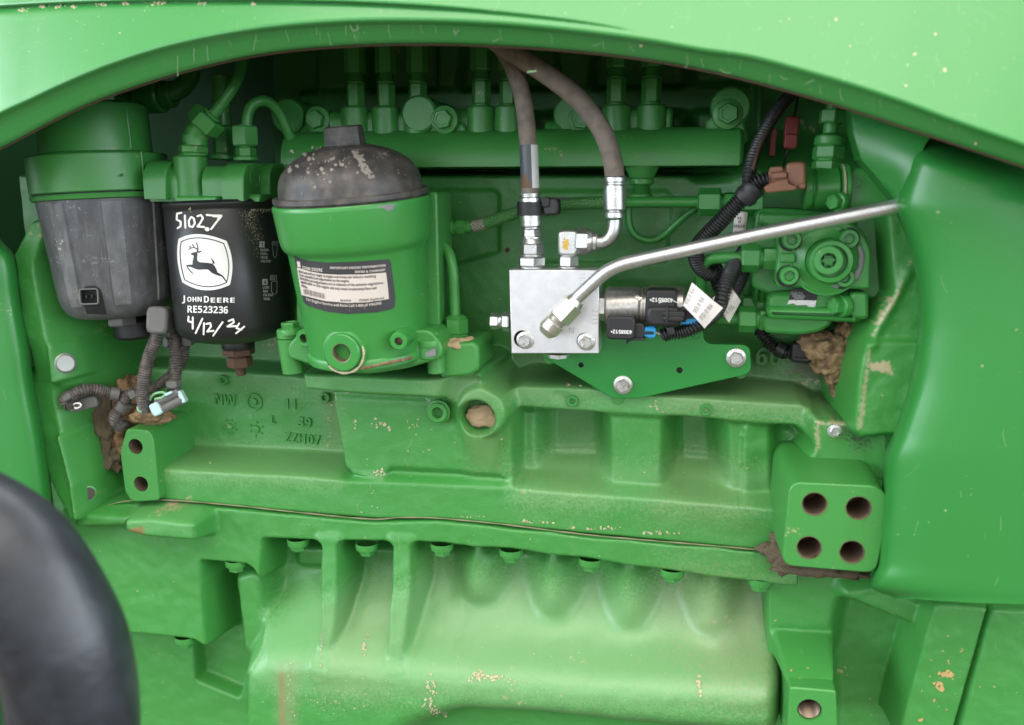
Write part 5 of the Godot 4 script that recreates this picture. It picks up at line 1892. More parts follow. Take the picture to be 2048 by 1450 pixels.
func valve_block():
	var o = thing("valve_block", "machined bare aluminium valve block with two bolts in its face", "hydraulic valve", P(1110, 706, 0.08))
	var z := 0.116
	var f := xy([1018.5, 540, 1197.5, 540.5, 1197.5, 706.5, 1023, 706.5], z)
	var holes := []
	for q in [[1045, 678, 0.0082], [1170, 682, 0.0078]]:
		var p := P(q[0], q[1], z)
		holes.append([p.x, p.y, q[2], 0.004])
	var p3 := P(1164, 582, z)
	holes.append([p3.x, p3.y, 0.0014, 0.004])
	var s := st()
	plate(s, f, z, 0.0835, 0.0005, holes)
	obj("block", s, M.aluminium, o)
	for h in holes:
		s = st()
		lathe(s, Transform3D(Basis(Vector3.RIGHT, PI / 2), Vector3(h[0], h[1], z)), [[0, -0.0032], [h[2] * 0.995, -0.0032], [h[2] * 0.995, -0.0004]], 24)
		obj("counterbore", s, M.dark, o)
	for q in [[1051, 680], [1173, 683]]:
		bolt(o, P(q[0], q[1], z - 0.001), Vector3.BACK, 0.0064, 0.0085, M.zinc, "bolt", 1.36, 0.6 + q[0] * 0.01, 0.28)
	s = st()
	for w in [["RE", 1184, 570, 8.5], ["2111", 1184, 633, 8.0], ["11/2", 1160, 558, 7.0]]:
		words(s, w[0], flat_map(P(w[1], w[2], z + 0.00006), Vector3(0, -1, 0), Vector3(1, 0, 0)), w[3] * 0.0006, "Droid Sans", false)
	words(s, "N", flat_map(P(1143, 667, z + 0.00006), Vector3(1, 0, 0), Vector3.UP), 0.0055, "Droid Sans", true)
	obj("stamped_mark", s, M.stamp, o)
	s = st()
	var e := stack(s, P(1020, 643, 0.098), Vector3(-1, 0, 0), [["hex", 0.0100, 0.0075, 0.5], ["r", 0.0068, 0.0035], ["hex", 0.0082, 0.0085, 0.5]])
	obj("plug_fitting", s, M.zinc, o)
	s = st()
	stack(s, P(1116, 706, 0.098), Vector3.DOWN, [["r", 0.0125, 0.002], ["hex", 0.0095, 0.003]])
	obj("bottom_plug", s, M.zinc, o)
	s = st()
	stack(s, P(1063, 536, 0.098), Vector3.UP, [["r", 0.0125, 0.0015], ["hex", 0.0136, 0.0100, 0.15], ["r", 0.0105, 0.0015], ["hex", 0.0120, 0.0110, 0.4], ["cone", 0.0118, 0.004, 0.0100], ["r", 0.0095, 0.0025]])
	obj("straight_adapter", s, M.zinc, o)
	s = st()
	var c := P(1138, 485, 0.098)
	stack(s, P(1137, 536, 0.098), Vector3.UP, [["r", 0.0100, 0.0015], ["hex", 0.0100, 0.0100, 0.15], ["r", 0.0080, 0.0025]])
	box(s, Transform3D(Basis(), c), Vector3(0.0190, 0.0240, 0.0190), 0.0022)
	stack(s, c + Vector3(0.009, 0.002, 0), Vector3(1, 0.02, 0), [["r", 0.0085, 0.002], ["t", 0.0082, 0.003]])
	var el = obj("elbow_adapter", s, M.zinc, o)
	s = st()
	var r := RandomNumberGenerator.new()
	r.seed = 4
	for i in 26: fleck(s, r, 1131 + r.randfn(0, 3.0), 488 + r.randfn(0, 4.5), r.randf_range(1.6, 3.4), func(v): return P(v.x, v.y, 0.1078))
	obj("paint_dab", s, M.yellow_paint, el)

func hoses():
	var o = thing("hydraulic_hose", "straight dusty hose dropping into the left fitting of the aluminium block", "hydraulic hose", P(1062, 480, 0.08))
	var s := st()
	var path := PZ([1060, 405, 0.098, 1059, 345, 0.098, 1055, 270, 0.098, 1047, 205, 0.096, 1034, 155, 0.094, 1014, 112, 0.088, 985, 70, 0.08, 940, 10, 0.06])
	tube(s, path, 0.0084, 20)
	obj("rubber", s, M.hose_rubber, o)
	s = st()
	var sl := even(PZ([1060, 376, 0.098, 1059, 345, 0.098, 1057, 290, 0.098]), 0.003)
	sweep(s, sl, func(_i): return 0.0089 * K, 24)
	var wrap = obj("printed_sleeve", s, M.sleeve, o)
	s = st()
	var rows := []
	for p in sl:
		var f := frame_to(p, Vector3.UP)
		var row := []
		for i in 8:
			var a := lerpf(0.25, 1.5, i / 7.0)
			row.append(f * Vector3(-sin(-a) * 0.0091, 0, cos(a) * 0.0091))
		rows.append(row)
	grid(s, rows)
	obj("white_stripe", s, M.label_stripe, wrap)
	s = st()
	rows = []
	for k in 7:
		var p: Vector3 = sl[int(k * 0.5)] + Vector3(0, k * 0.0022, 0)
		p = P(1060, 375 - k * 7.0, 0.098)
		var f := frame_to(p, Vector3.UP)
		var row := []
		for i in 8:
			var a := lerpf(-1.5, 0.22 - k * 0.17, i / 7.0)
			row.append(f * Vector3(sin(a) * 0.00905, 0, cos(a) * 0.00905))
		rows.append(row)
	grid(s, rows)
	obj("dirt_film", s, M.dirt_film, wrap)
	s = st()
	stack(s, P(1063, 475, 0.098), P(1060, 398, 0.098) - P(1063, 475, 0.098), [["hex", 0.0095, 0.0085, 0.3], ["r", 0.0092, 0.0015], ["r", 0.0108, 0.029], ["r", 0.0102, 0.0015], ["r", 0.0108, 0.0018]])
	obj("crimped_ferrule", s, M.zinc, o)

	o = thing("hydraulic_hose", "curved dusty hose sweeping down to the elbow right of the aluminium block's centre", "hydraulic hose", P(1230, 430, 0.085))
	s = st()
	tube(s, PZ([1230, 372, 0.100, 1226, 325, 0.100, 1206, 265, 0.102, 1163, 205, 0.104, 1103, 155, 0.112, 1042, 115, 0.112, 980, 75, 0.10, 900, 20, 0.07]), 0.0096, 20)
	obj("rubber", s, M.hose_rubber, o)
	s = st()
	stack(s, P(1229, 437, 0.100), Vector3(0.0, 1, 0), [["r", 0.0095, 0.0068], ["r", 0.0085, 0.001], ["r", 0.0112, 0.025], ["r", 0.0106, 0.0015], ["r", 0.0112, 0.0062]])
	obj("crimped_ferrule", s, M.zinc, o)
	s = st()
	tube(s, PZ([1229, 440, 0.100, 1229, 452, 0.100, 1226, 466, 0.100, 1218, 477, 0.099, 1205, 483, 0.098, 1190, 484, 0.098, 1176, 483, 0.098]), 0.0068, 20, 0.002)
	obj("bent_stub", s, M.zinc, o)
	s = st()
	stack(s, P(1152, 482, 0.098), Vector3(1, -0.02, 0), [["hex", 0.0135, 0.0125, 0.5], ["cone", 0.0125, 0.004, 0.0105], ["r", 0.0098, 0.005]])
	obj("swivel_nut", s, M.zinc, o)

	o = thing("strap_clamp", "black rubber strap holding the braided line to the straight hose", "clamp", P(1060, 415, 0.078))
	s = st()
	var c := P(1060, 416, 0.098)
	lathe(s, frame_to(c - Vector3(0, 0.0068, 0), Vector3.UP), [[0.0112, 0], [0.0128, 0.0003], [0.0128, 0.0128], [0.0112, 0.0132]], 32)
	obj("band", s, M.tape, o)
	s = st()
	box(s, Transform3D(Basis.from_euler(Vector3(0, -0.2, 0.05)), P(1103, 413, 0.098)), Vector3(0.016, 0.017, 0.010), 0.002)
	box(s, Transform3D(Basis.from_euler(Vector3(0, 0, 0.02)), P(1115, 397, 0.100)), Vector3(0.024, 0.0016, 0.004), 0.0005)
	box(s, Transform3D(Basis.from_euler(Vector3(0, 0, 0.05)), P(1092, 404, 0.100)), Vector3(0.008, 0.010, 0.009), 0.001)
	obj("buckle", s, M.black_part, o)

	o = thing("braided_line", "green painted braided fuel line crossing behind both hoses", "fuel line", P(1040, 425, 0.06))
	path = PZ([946, 453, 0.05, 975, 445, 0.052, 1010, 433, 0.055, 1050, 420, 0.058, 1095, 411, 0.060, 1140, 407.5, 0.060, 1216, 405, 0.060])
	var ev := even(path, 0.0012)
	s = st()
	sweep(s, ev, func(_i): return 0.0050, 16)
	obj("liner", s, M.braid, o)
	for part in [[0, int(ev.size() * 0.10), "bare_strand"], [int(ev.size() * 0.10), ev.size(), "painted_strand"]]:
		s = st()
		var seg: Array = ev.slice(part[0], part[1] + 1)
		if seg.size() < 4: continue
		for k in 10:
			for way in [1.0, -1.0]:
				var line := []
				for i in seg.size():
					var t: Vector3 = (seg[min(i + 1, seg.size() - 1)] - seg[max(i - 1, 0)]).normalized()
					var x := t.cross(Vector3(0, 0, 1)).normalized()
					var y := t.cross(x)
					var a: float = TAU * k / 10.0 + way * (i + part[0]) * 0.20
					line.append(seg[i] + (x * cos(a) + y * sin(a)) * (0.0052 + 0.0003 * sin((i + part[0]) * 1.0 + k * PI) * way))
				sweep(s, line, func(_i): return 0.00075, 5, false)
		tag(obj(part[2], s, M.bare_braid if part[2] == "bare_strand" else M.braid_green, o), "", "", "", "stuff")
	s = st()
	stack(s, P(862, 457, 0.047), P(946, 453, 0.05) - P(862, 457, 0.047), [["r", 0.0048, 0.012], ["r", 0.0075, 0.014], ["r", 0.0062, 0.003], ["hex", 0.0078, 0.009], ["r", 0.0070, 0.007]])
	obj("end_fitting", s, M.green_part, o)

	o = thing("fuel_pipe", "straight green fuel pipe between the curved hose and the injection pump", "pipe", P(1400, 404, 0.06))
	s = st()
	tube(s, PZ([1210, 405, 0.060, 1300, 404, 0.060, 1402, 404, 0.060]), 0.0055, 18)
	obj("straight_tube", s, M.green_smooth, o)
	s = st()
	stack(s, P(1393, 404, 0.060), Vector3(1, 0, 0), [["r", 0.0075, 0.002], ["hex", 0.0140, 0.0215, 0.5], ["r", 0.0085, 0.003], ["hex", 0.0100, 0.012, 0.2], ["hex", 0.0140, 0.026, 0.52]])
	obj("union_nut", s, M.green_smooth, o)

	o = thing("fuel_pipe", "thin green J shaped pipe hanging below the straight fuel pipe", "pipe", P(1300, 480, 0.03))
	s = st()
	tube(s, PZ([1258, 400, 0.03, 1257, 430, 0.03, 1260, 455, 0.03, 1275, 474, 0.03, 1302, 481, 0.03, 1328, 470, 0.03, 1352, 448, 0.032, 1380, 424, 0.035, 1412, 405, 0.035]), 0.0036)
	obj("bent_tube", s, M.green_smooth, o)

	o = thing("steel_pipe", "bare shiny steel pipe slanting across from the aluminium block to the right", "pipe", P(1120, 630, 0.13))
	s = st()
	tube(s, PZ([1140, 608, 0.135, 1172, 578, 0.135, 1205, 549, 0.136, 1224, 537, 0.137, 1246, 528, 0.138, 1275, 521, 0.139, 1330, 509, 0.141, 1500, 472.5, 0.146, 1650, 442, 0.150, 1765, 418, 0.152, 1860, 398, 0.150]), 0.0066, 24, 0.003)
	obj("bent_tube", s, M.steel_tube, o)
	s = st()
	var d := P(1160, 592, 0.135) - P(1088, 668, 0.135)
	var e := stack(s, P(1089, 667, 0.135), d, [["cone", 0.0072, 0.0050, 0.0105], ["r", 0.0112, 0.0125], ["t", 0.0104, 0.004]])
	e = stack(s, e, d, [["hex", 0.0122, 0.0215, 0.3], ["cone", 0.0100, 0.005, 0.0080]])
	obj("flare_nut", s, M.nut_zinc, o)

func solenoid():
	var o = thing("solenoid_valve", "twin solenoid with black coils, lying right of the aluminium block", "solenoid valve", P(1210, 612, 0.085))
	var u := U(1280, 612, 0.085)
	var s := st()
	stack(s, P(1197, 612, 0.100), Vector3(1, 0, 0), [["hex", 0.0145, 0.0085, 0.52], ["r", 0.012, 0.002]])
	obj("stem", s, M.dull_metal, o)
	s = st()
	var a := P(1211, 611, 0.100)
	var x := Vector3(1, 0, 0)
	stack(s, a, x, [["r", 0.0188, 0.0345], ["r", 0.0180, 0.0008], ["r", 0.0190, 0.0018], ["r", 0.0180, 0.0008], ["r", 0.0190, 0.0018], ["r", 0.0180, 0.0008]])
	obj("can", s, M.dull_metal, o)
	s = st()
	stack(s, P(1293, 611, 0.100), x, [["r", 0.0193, 0.0368]])
	obj("can", s, M.dull_metal, o)
	s = st()
	box(s, Transform3D(Basis(), P(1323, 614, 0.115)), Vector3(0.0290, 0.0352, 0.022), 0.002)
	box(s, Transform3D(Basis(), P(1328, 630, 0.118)), Vector3(0.0330, 0.0190, 0.024), 0.003)
	box(s, Transform3D(Basis(), P(1349, 627, 0.127)), Vector3(0.0210, 0.0060, 0.014), 0.0012)
	box(s, Transform3D(Basis(), P(1348, 636, 0.127)), Vector3(0.0200, 0.0060, 0.014), 0.0018)
	box(s, Transform3D(Basis(), P(1334, 629, 0.131)), Vector3(0.0020, 0.0150, 0.010), 0.0005)
	box(s, Transform3D(Basis(), P(1370, 628, 0.115)), Vector3(0.0150, 0.0150, 0.016), 0.002)
	obj("coil", s, M.black_part, o)
	s = st()
	box(s, Transform3D(Basis(), P(1243, 652, 0.119)), Vector3(0.0270, 0.0228, 0.026), 0.002)
	box(s, Transform3D(Basis(), P(1272, 659, 0.115)), Vector3(0.0170, 0.0150, 0.020), 0.0015)
	box(s, Transform3D(Basis(), P(1276, 677, 0.121)), Vector3(0.0150, 0.0026, 0.010), 0.0006)
	box(s, Transform3D(Basis.from_euler(Vector3(0, 0, 0.8)), P(1258, 681, 0.121)), Vector3(0.0080, 0.0022, 0.010), 0.0006)
	obj("coil", s, M.black_part, o)
	s = st()
	words(s, "4308512•", flat_map(P(1323, 596, 0.1266), Vector3(-1, 0, 0), Vector3.DOWN), 0.0036, "Droid Sans", true, true, 0.0, 0.0200)
	words(s, "4308512•", flat_map(P(1243, 660, 0.1328), Vector3(-1, 0, 0), Vector3.DOWN), 0.0034, "Droid Sans", true, true, 0.0, 0.0185)
	var r := RandomNumberGenerator.new()
	r.seed = 8
	for q in [[1318, 606, 1331, 602], [1347, 602, 1356, 606]]:
		for i in 8: fleck(s, r, lerpf(q[0], q[2], i / 7.0), lerpf(q[1], q[3], i / 7.0), 0.9, func(v): return P(v.x, v.y, 0.1300))
	obj("print", s, M.white_print, o)
	s = st()
	for i in 40:
		var t := r.randf()
		fleck(s, r, lerpf(1257, 1280, t) + r.randfn(0, 2), lerpf(583, 598, t) + r.randfn(0, 2.2), r.randf_range(0.6, 2.0), func(v): return P(v.x, v.y, 0.100 + sqrt(max(0.0, 0.0181 * 0.0181 - pow((v.y - 611) * u, 2)))))
	obj("scraped_patch", s, M.zinc, o)
	s = st()
	var c := P(1300, 663, 0.117)
	box(s, Transform3D(Basis(), c), Vector3(0.0115, 0.0095, 0.010), 0.001)
	box(s, Transform3D(Basis(), c + Vector3(0.001, 0, 0)), Vector3(0.0070, 0.0122, 0.008), 0.001)
	var lk = obj("locking_clip", s, M.blue_plastic, o)
	s = st()
	box(s, Transform3D(Basis(), c + Vector3(-0.0002, -0.0005, 0.0052)), Vector3(0.0080, 0.0030, 0.0006), 0.0002)
	obj("slot", s, M.dark, lk)
	s = st()
	c = P(1384, 642, 0.118)
	box(s, Transform3D(Basis(), c), Vector3(0.0130, 0.0060, 0.010), 0.001)
	box(s, Transform3D(Basis(), c + Vector3(-0.006, -0.0015, 0)), Vector3(0.0090, 0.0026, 0.009), 0.0006)
	obj("locking_clip", s, M.blue_plastic, o)

# ---------------------------------------------------------------- injection pump and the parts round it
func torx(n: int, r0: float, r1: float) -> PackedVector2Array:
	var p := PackedVector2Array()
	for i in n * 4:
		var a := TAU * i / (n * 4.0)
		p.append(Vector2(cos(a), sin(a)) * lerpf(r0, r1, 0.5 + 0.5 * cos(a * n)))
	return p

func injection_pump():
	var o = thing("injection_pump", "green cast injection pump with round bolted cover at the right", "pump", P(1640, 660, 0.06))
	var s := st()
	plate(s, rounded(xy([1512, 424, 1530, 416, 1640, 420, 1700, 428, 1762, 412, 1778, 450, 1772, 600, 1540, 590, 1504, 575, 1502, 470], 0.085), 0.004), 0.085, -0.01, 0.003)
	plate(s, rounded(xy([1520, 424, 1700, 430, 1720, 450, 1700, 470, 1560, 474, 1530, 452, 1516, 450], 0.096), 0.004), 0.096, 0.07, 0.003)
	plate(s, rounded(xy([1536, 590, 1560, 584, 1728, 582, 1740, 596, 1736, 636, 1716, 646, 1542, 638, 1532, 620], 0.102), 0.003), 0.102, 0.0, 0.004)
	plate(s, rounded(xy([1534, 614, 1700, 618, 1716, 622, 1714, 646, 1542, 638, 1534, 630], 0.112), 0.002), 0.112, 0.0, 0.004)
	plate(s, rounded(xy([1522, 630, 1660, 636, 1666, 648, 1640, 664, 1600, 670, 1530, 666], 0.098), 0.004), 0.098, 0.0, 0.003)
	plate(s, rounded(xy([1700, 584, 1738, 584, 1738, 640, 1702, 636], 0.112), 0.004), 0.112, 0.0, 0.003)
	for q in [[1502, 0.056, 0.006], [1514, 0.058, 0.006], [1526, 0.060, 0.008]]:
		lathe(s, frame_to(P(q[0], 545, 0.036), Vector3.RIGHT), [[0, 0], [0.044, 0], [0.046, 0.0015], [0.046, q[2] - 0.0015], [0.044, q[2]], [0, q[2]]], 40)
	obj("body", s, M.green_smooth, o)
	# cover
	var z := 0.118
	var cc := P(1655, 520, z)
	var u := U(1655, 520, z)
	var p := PackedVector2Array()
	var rad := 88.0 * u
	for i in 15:
		var a := 1.75 - i * 0.123
		p.append(Vector2(cc.x + cos(a) * rad, cc.y + sin(a) * rad))
	p.append_array(xy([1743, 520, 1741, 579, 1600, 575, 1556, 574, 1550, 560, 1552, 530, 1556, 500, 1556, 462, 1566, 450], z))
	s = st()
	plate(s, p, z, 0.080, 0.0025)
	lathe(s, frame_to(cc - Vector3(0.0, 0, 0.0004), Vector3.BACK), [[0.0330, 0], [0.0325, 0.0012], [0.0316, 0.0012], [0.0300, -0.0], [0.024, 0.0015], [0.0205, 0.004]], 48)
	plate(s, rounded(xy([1561, 506, 1592, 506, 1592, 526, 1560, 526], z + 0.003), 0.002), z + 0.003, z - 0.004, 0.0015)
	lathe(s, frame_to(P(1657, 521, z), Vector3.BACK), [[0.0208, -0.002], [0.0200, 0.012], [0.0186, 0.015], [0.0150, 0.0155], [0.0142, 0.0145], [0.0142, 0.008], [0, 0.008]], 48)
	var cv = obj("cover", s, M.green_smooth, o)
	s = st()
	var b := P(1657, 521, z + 0.0185)
	var f := frame_to(b, Vector3.BACK)
	lathe(s, f, [[0.0130, -0.008], [0.0130, -0.001], [0.0122, 0], [0.0068, 0]], 40)
	var star := torx(6, 0.0040, 0.0068)
	var ri := [[], []]
	for q in star:
		ri[0].append(f * Vector3(q.x, 0, q.y)); ri[1].append(f * Vector3(q.x, -0.005, q.y))
	grid(s, ri, true, true)
	s.set_smooth_group(-1)
	for i in star.size(): tri(s, f * Vector3(0, -0.005, 0), ri[1][i], ri[1][(i + 1) % star.size()])
	obj("star_plug", s, M.green_smooth, cv)
	for q in [[1584, 480], [1699, 478], [1579, 552], [1690, 556]]:
		s = st()
		var at := P(q[0], q[1], z + 0.008)
		var g := frame_to(at, Vector3(0.02, 0, 1))
		lathe(s, g, [[0.0088, -0.010], [0.0088, -0.002], [0.0078, 0], [0.0048, 0]], 28)
		lathe(s, g, [[0.0050, 0], [0.0044, -0.004], [0, -0.004]], 6, true, q[0] * 0.1)
		obj("socket_screw", s, M.green_smooth, o)
		s = st()
		lathe(s, frame_to(P(q[0] - 3, q[1], z), Vector3(0, 0, 1)), [[0.0106, -0.001], [0.0106, 0.0003], [0.0, 0.0003]], 28)
		obj("screw_recess", s, M.dark, o)
	s = st()
	for i in 10:
		var a := -0.62 + i * 0.11
		var q := P(1657, 521, z + 0.0012) + Vector3(cos(a) * 0.0262, sin(a) * 0.0262, 0)
		lump(s, q, Vector3(0.0024, 0.0030, 0.0006), 90 + i, 0.3, 8, 6)
	for i in 5: lump(s, P(1662 + i * 4, 567 + (i % 2) * 3, z + 0.0006), Vector3(0.0026, 0.0022, 0.0006), 110 + i, 0.3, 8, 6)
	for i in 6: lump(s, P(1630 + i * 2.4, 508 - i * 3, z + 0.013), Vector3(0.0014, 0.0020, 0.0006), 120 + i, 0.3, 8, 6)
	obj("bare_patch", s, M.bare_metal, o)
	bolt(o, P(1686, 612, 0.108), Vector3(-0.9, 0, 0.45), 0.0085, 0.012, M.green_smooth, "bolt", 1.25, 0.3, 0.3)
	# rating plate
	s = st()
	plate(s, xy([1582, 577, 1636, 579, 1633, 601, 1578, 599], 0.1028), 0.1028, 0.1021, 0.0001)
	var l = obj("rating_label", s, M.ink, o)
	s = st()
	words(s, "00616", flat_map(P(1593, 590, 0.1030), Vector3(1, -0.03, 0), Vector3.UP), 0.0027, "Droid Sans", false, true)
	words(s, "DENSO", flat_map(P(1597, 594.5, 0.1030), Vector3(1, -0.03, 0), Vector3.UP), 0.0023, "Droid Sans", true, true)
	words(s, "JAPAN", flat_map(P(1597, 598.7, 0.1030), Vector3(1, -0.03, 0), Vector3.UP), 0.0019, "Droid Sans", true, true)
	obj("lettering", s, M.grey_print, l)
	s = st()
	plate(s, xy([1578, 600, 1633, 601, 1630, 614, 1620, 615, 1612, 610, 1594, 611, 1586, 607, 1575, 609], 0.1029), 0.1029, 0.1022, 0.0001)
	obj("peeled_foil", s, M.zinc, l)
	# top valve body and its flange
	s = st()
	var ax := P(1694, 374, 0.095) - P(1612, 378, 0.095)
	stack(s, P(1605, 378, 0.095), ax, [["r", 0.0195, 0.008], ["r", 0.0178, 0.001], ["r", 0.0190, 0.0235], ["r", 0.0205, 0.003], ["r", 0.0195, 0.001], ["r", 0.0215, 0.004]])
	plate(s, rounded(xy([1690, 338, 1740, 334, 1806, 380, 1806, 420, 1694, 424], 0.106), 0.004), 0.106, 0.04, 0.003)
	obj("metering_valve", s, M.green_smooth, o)
	s = st()
	lathe(s, frame_to(P(1681, 376, 0.095), ax), [[0.0208, 0], [0.0218, 0.0006], [0.0218, 0.0016], [0.0208, 0.0022]], 40)
	obj("dusty_joint", s, M.chip, o)
	s = st()
	lathe(s, frame_to(P(1713, 366, 0.1065), Vector3.BACK), [[0.0062, -0.002], [0.0060, 0.0006], [0.0044, 0.0006], [0.0036, -0.002], [0, -0.002]], 24)
	obj("small_plug", s, M.green_smooth, o)
	bolt(o, P(1678, 404, 0.117), Vector3(-0.75, 0, 0.66), 0.0072, 0.010, M.green_smooth, "bolt", 1.2, 0.3, 0.3)
	# left hand fittings
	for q in [[1480, 516, 0.100, 0.0135, "inlet_fitting"], [1474, 638, 0.085, 0.0128, "outlet_fitting"]]:
		s = st()
		stack(s, P(q[0], q[1], q[2]), Vector3(1, 0.0, 0), [["r", 0.007, 0.001], ["hex", q[3], 0.0170, 0.5], ["r", 0.009, 0.003], ["hex", q[3] * 0.84, 0.0165, 0.2], ["r", 0.0105, 0.006]])
		obj(q[4], s, M.green_smooth, o)
	s = st()
	stack(s, P(1484, 610, 0.06), Vector3(1, 0, 0), [["hex", 0.0110, 0.013, 0.4], ["r", 0.012, 0.012]])
	obj("rear_fitting", s, M.green_part, o)

	o = thing("fuel_pipe", "green pipe bending from the pump's left fitting down behind the paper flags", "pipe", P(1440, 520, 0.09))
	s = st()
	tube(s, PZ([1484, 516, 0.100, 1440, 516, 0.099, 1420, 519, 0.096, 1408, 532, 0.090, 1403, 560, 0.080, 1402, 620, 0.060, 1402, 690, 0.038]), 0.0056)
	obj("bent_tube", s, M.green_smooth, o)
	o = thing("fuel_pipe", "short green pipe entering the lower left pump nut behind the flags", "pipe", P(1450, 638, 0.08))
	s = st()
	tube(s, PZ([1480, 638, 0.085, 1440, 638, 0.080, 1400, 634, 0.062, 1370, 628, 0.04]), 0.0056)
	obj("bent_tube", s, M.green_smooth, o)

	o = thing("pressure_fitting", "tall stacked green hex fitting rising from the pump under the hood", "pipe fitting", P(1652, 345, 0.09))
	s = st()
	var d := P(1668, 190, 0.085) - P(1652, 345, 0.09)
	stack(s, P(1652, 347, 0.09), d, [["hex", 0.0150, 0.0120, 0.3], ["r", 0.0125, 0.0015], ["hex", 0.0155, 0.0130, 0.3], ["r", 0.0142, 0.010], ["cone", 0.0135, 0.002, 0.008], ["r", 0.0072, 0.010], ["hex", 0.0125, 0.0130, 0.2]])
	obj("hex_stack", s, M.green_part, o)
	s = st()
	tube(s, PZ([1663, 255, 0.087, 1668, 195, 0.085, 1672, 120, 0.07, 1674, 40, 0.04]), 0.0066)
	obj("pipe", s, M.green_part, o)

	o = thing("brown_connector", "reddish brown plastic plug on the corrugated cable above the pump", "connector", P(1570, 360, 0.125))
	var bb := Basis.from_euler(Vector3(0.05, -0.15, 0.06))
	s = st()
	box(s, Transform3D(bb, P(1592, 350, 0.126)), Vector3(0.0185, 0.0255, 0.022), 0.002)
	box(s, Transform3D(bb, P(1557, 354, 0.124)), Vector3(0.0190, 0.0165, 0.018), 0.0016)
	box(s, Transform3D(bb, P(1604, 371, 0.128)), Vector3(0.0080, 0.0060, 0.020), 0.0012)
	obj("housing", s, M.brown_plastic, o)
	s = st()
	plate(s, rounded(xy([1532, 384, 1529, 374, 1548, 362, 1576, 356, 1578, 366, 1594, 370, 1594, 380, 1536, 386], 0.140), 0.0012, 2), 0.140, 0.122, 0.0012)
	obj("latch", s, M.brown_plastic, o)
	s = st()
	box(s, Transform3D(bb, P(1553, 339, 0.130)), Vector3(0.0130, 0.0055, 0.012), 0.001)
	box(s, Transform3D(bb, P(1558, 351, 0.1345)), Vector3(0.0150, 0.0060, 0.003), 0.0008)
	obj("clip", s, M.brown_plastic, o)

	o = thing("red_connector", "red plastic plug hanging in the dark below the hood at the right", "connector", P(1580, 298, 0.02))
	s = st()
	box(s, Transform3D(Basis.from_euler(Vector3(0, 0, -0.08)), P(1581, 283, 0.03)), Vector3(0.0130, 0.0145, 0.010), 0.0015)
	obj("tip", s, M.red_plastic, o)
	s = st()
	box(s, Transform3D(Basis.from_euler(Vector3(0, 0, -0.06)), P(1583, 254, 0.028)), Vector3(0.0135, 0.0200, 0.008), 0.0015)
	obj("sleeve", s, M.red_plastic, o)
	s = st()
	box(s, Transform3D(Basis.from_euler(Vector3(0, 0, -0.05)), P(1546, 285, 0.0)), Vector3(0.0060, 0.0280, 0.006), 0.001)
	obj("rear_plug", s, M.red_plastic, o)
	s = st()
	tube(s, PZ([1588, 236, 0.028, 1592, 215, 0.026, 1600, 170, 0.01]), 0.0012, 8)
	tube(s, PZ([1576, 298, 0.03, 1570, 318, 0.028, 1564, 345, 0.02]), 0.0010, 8)
	obj("wire", s, M.loom, o)

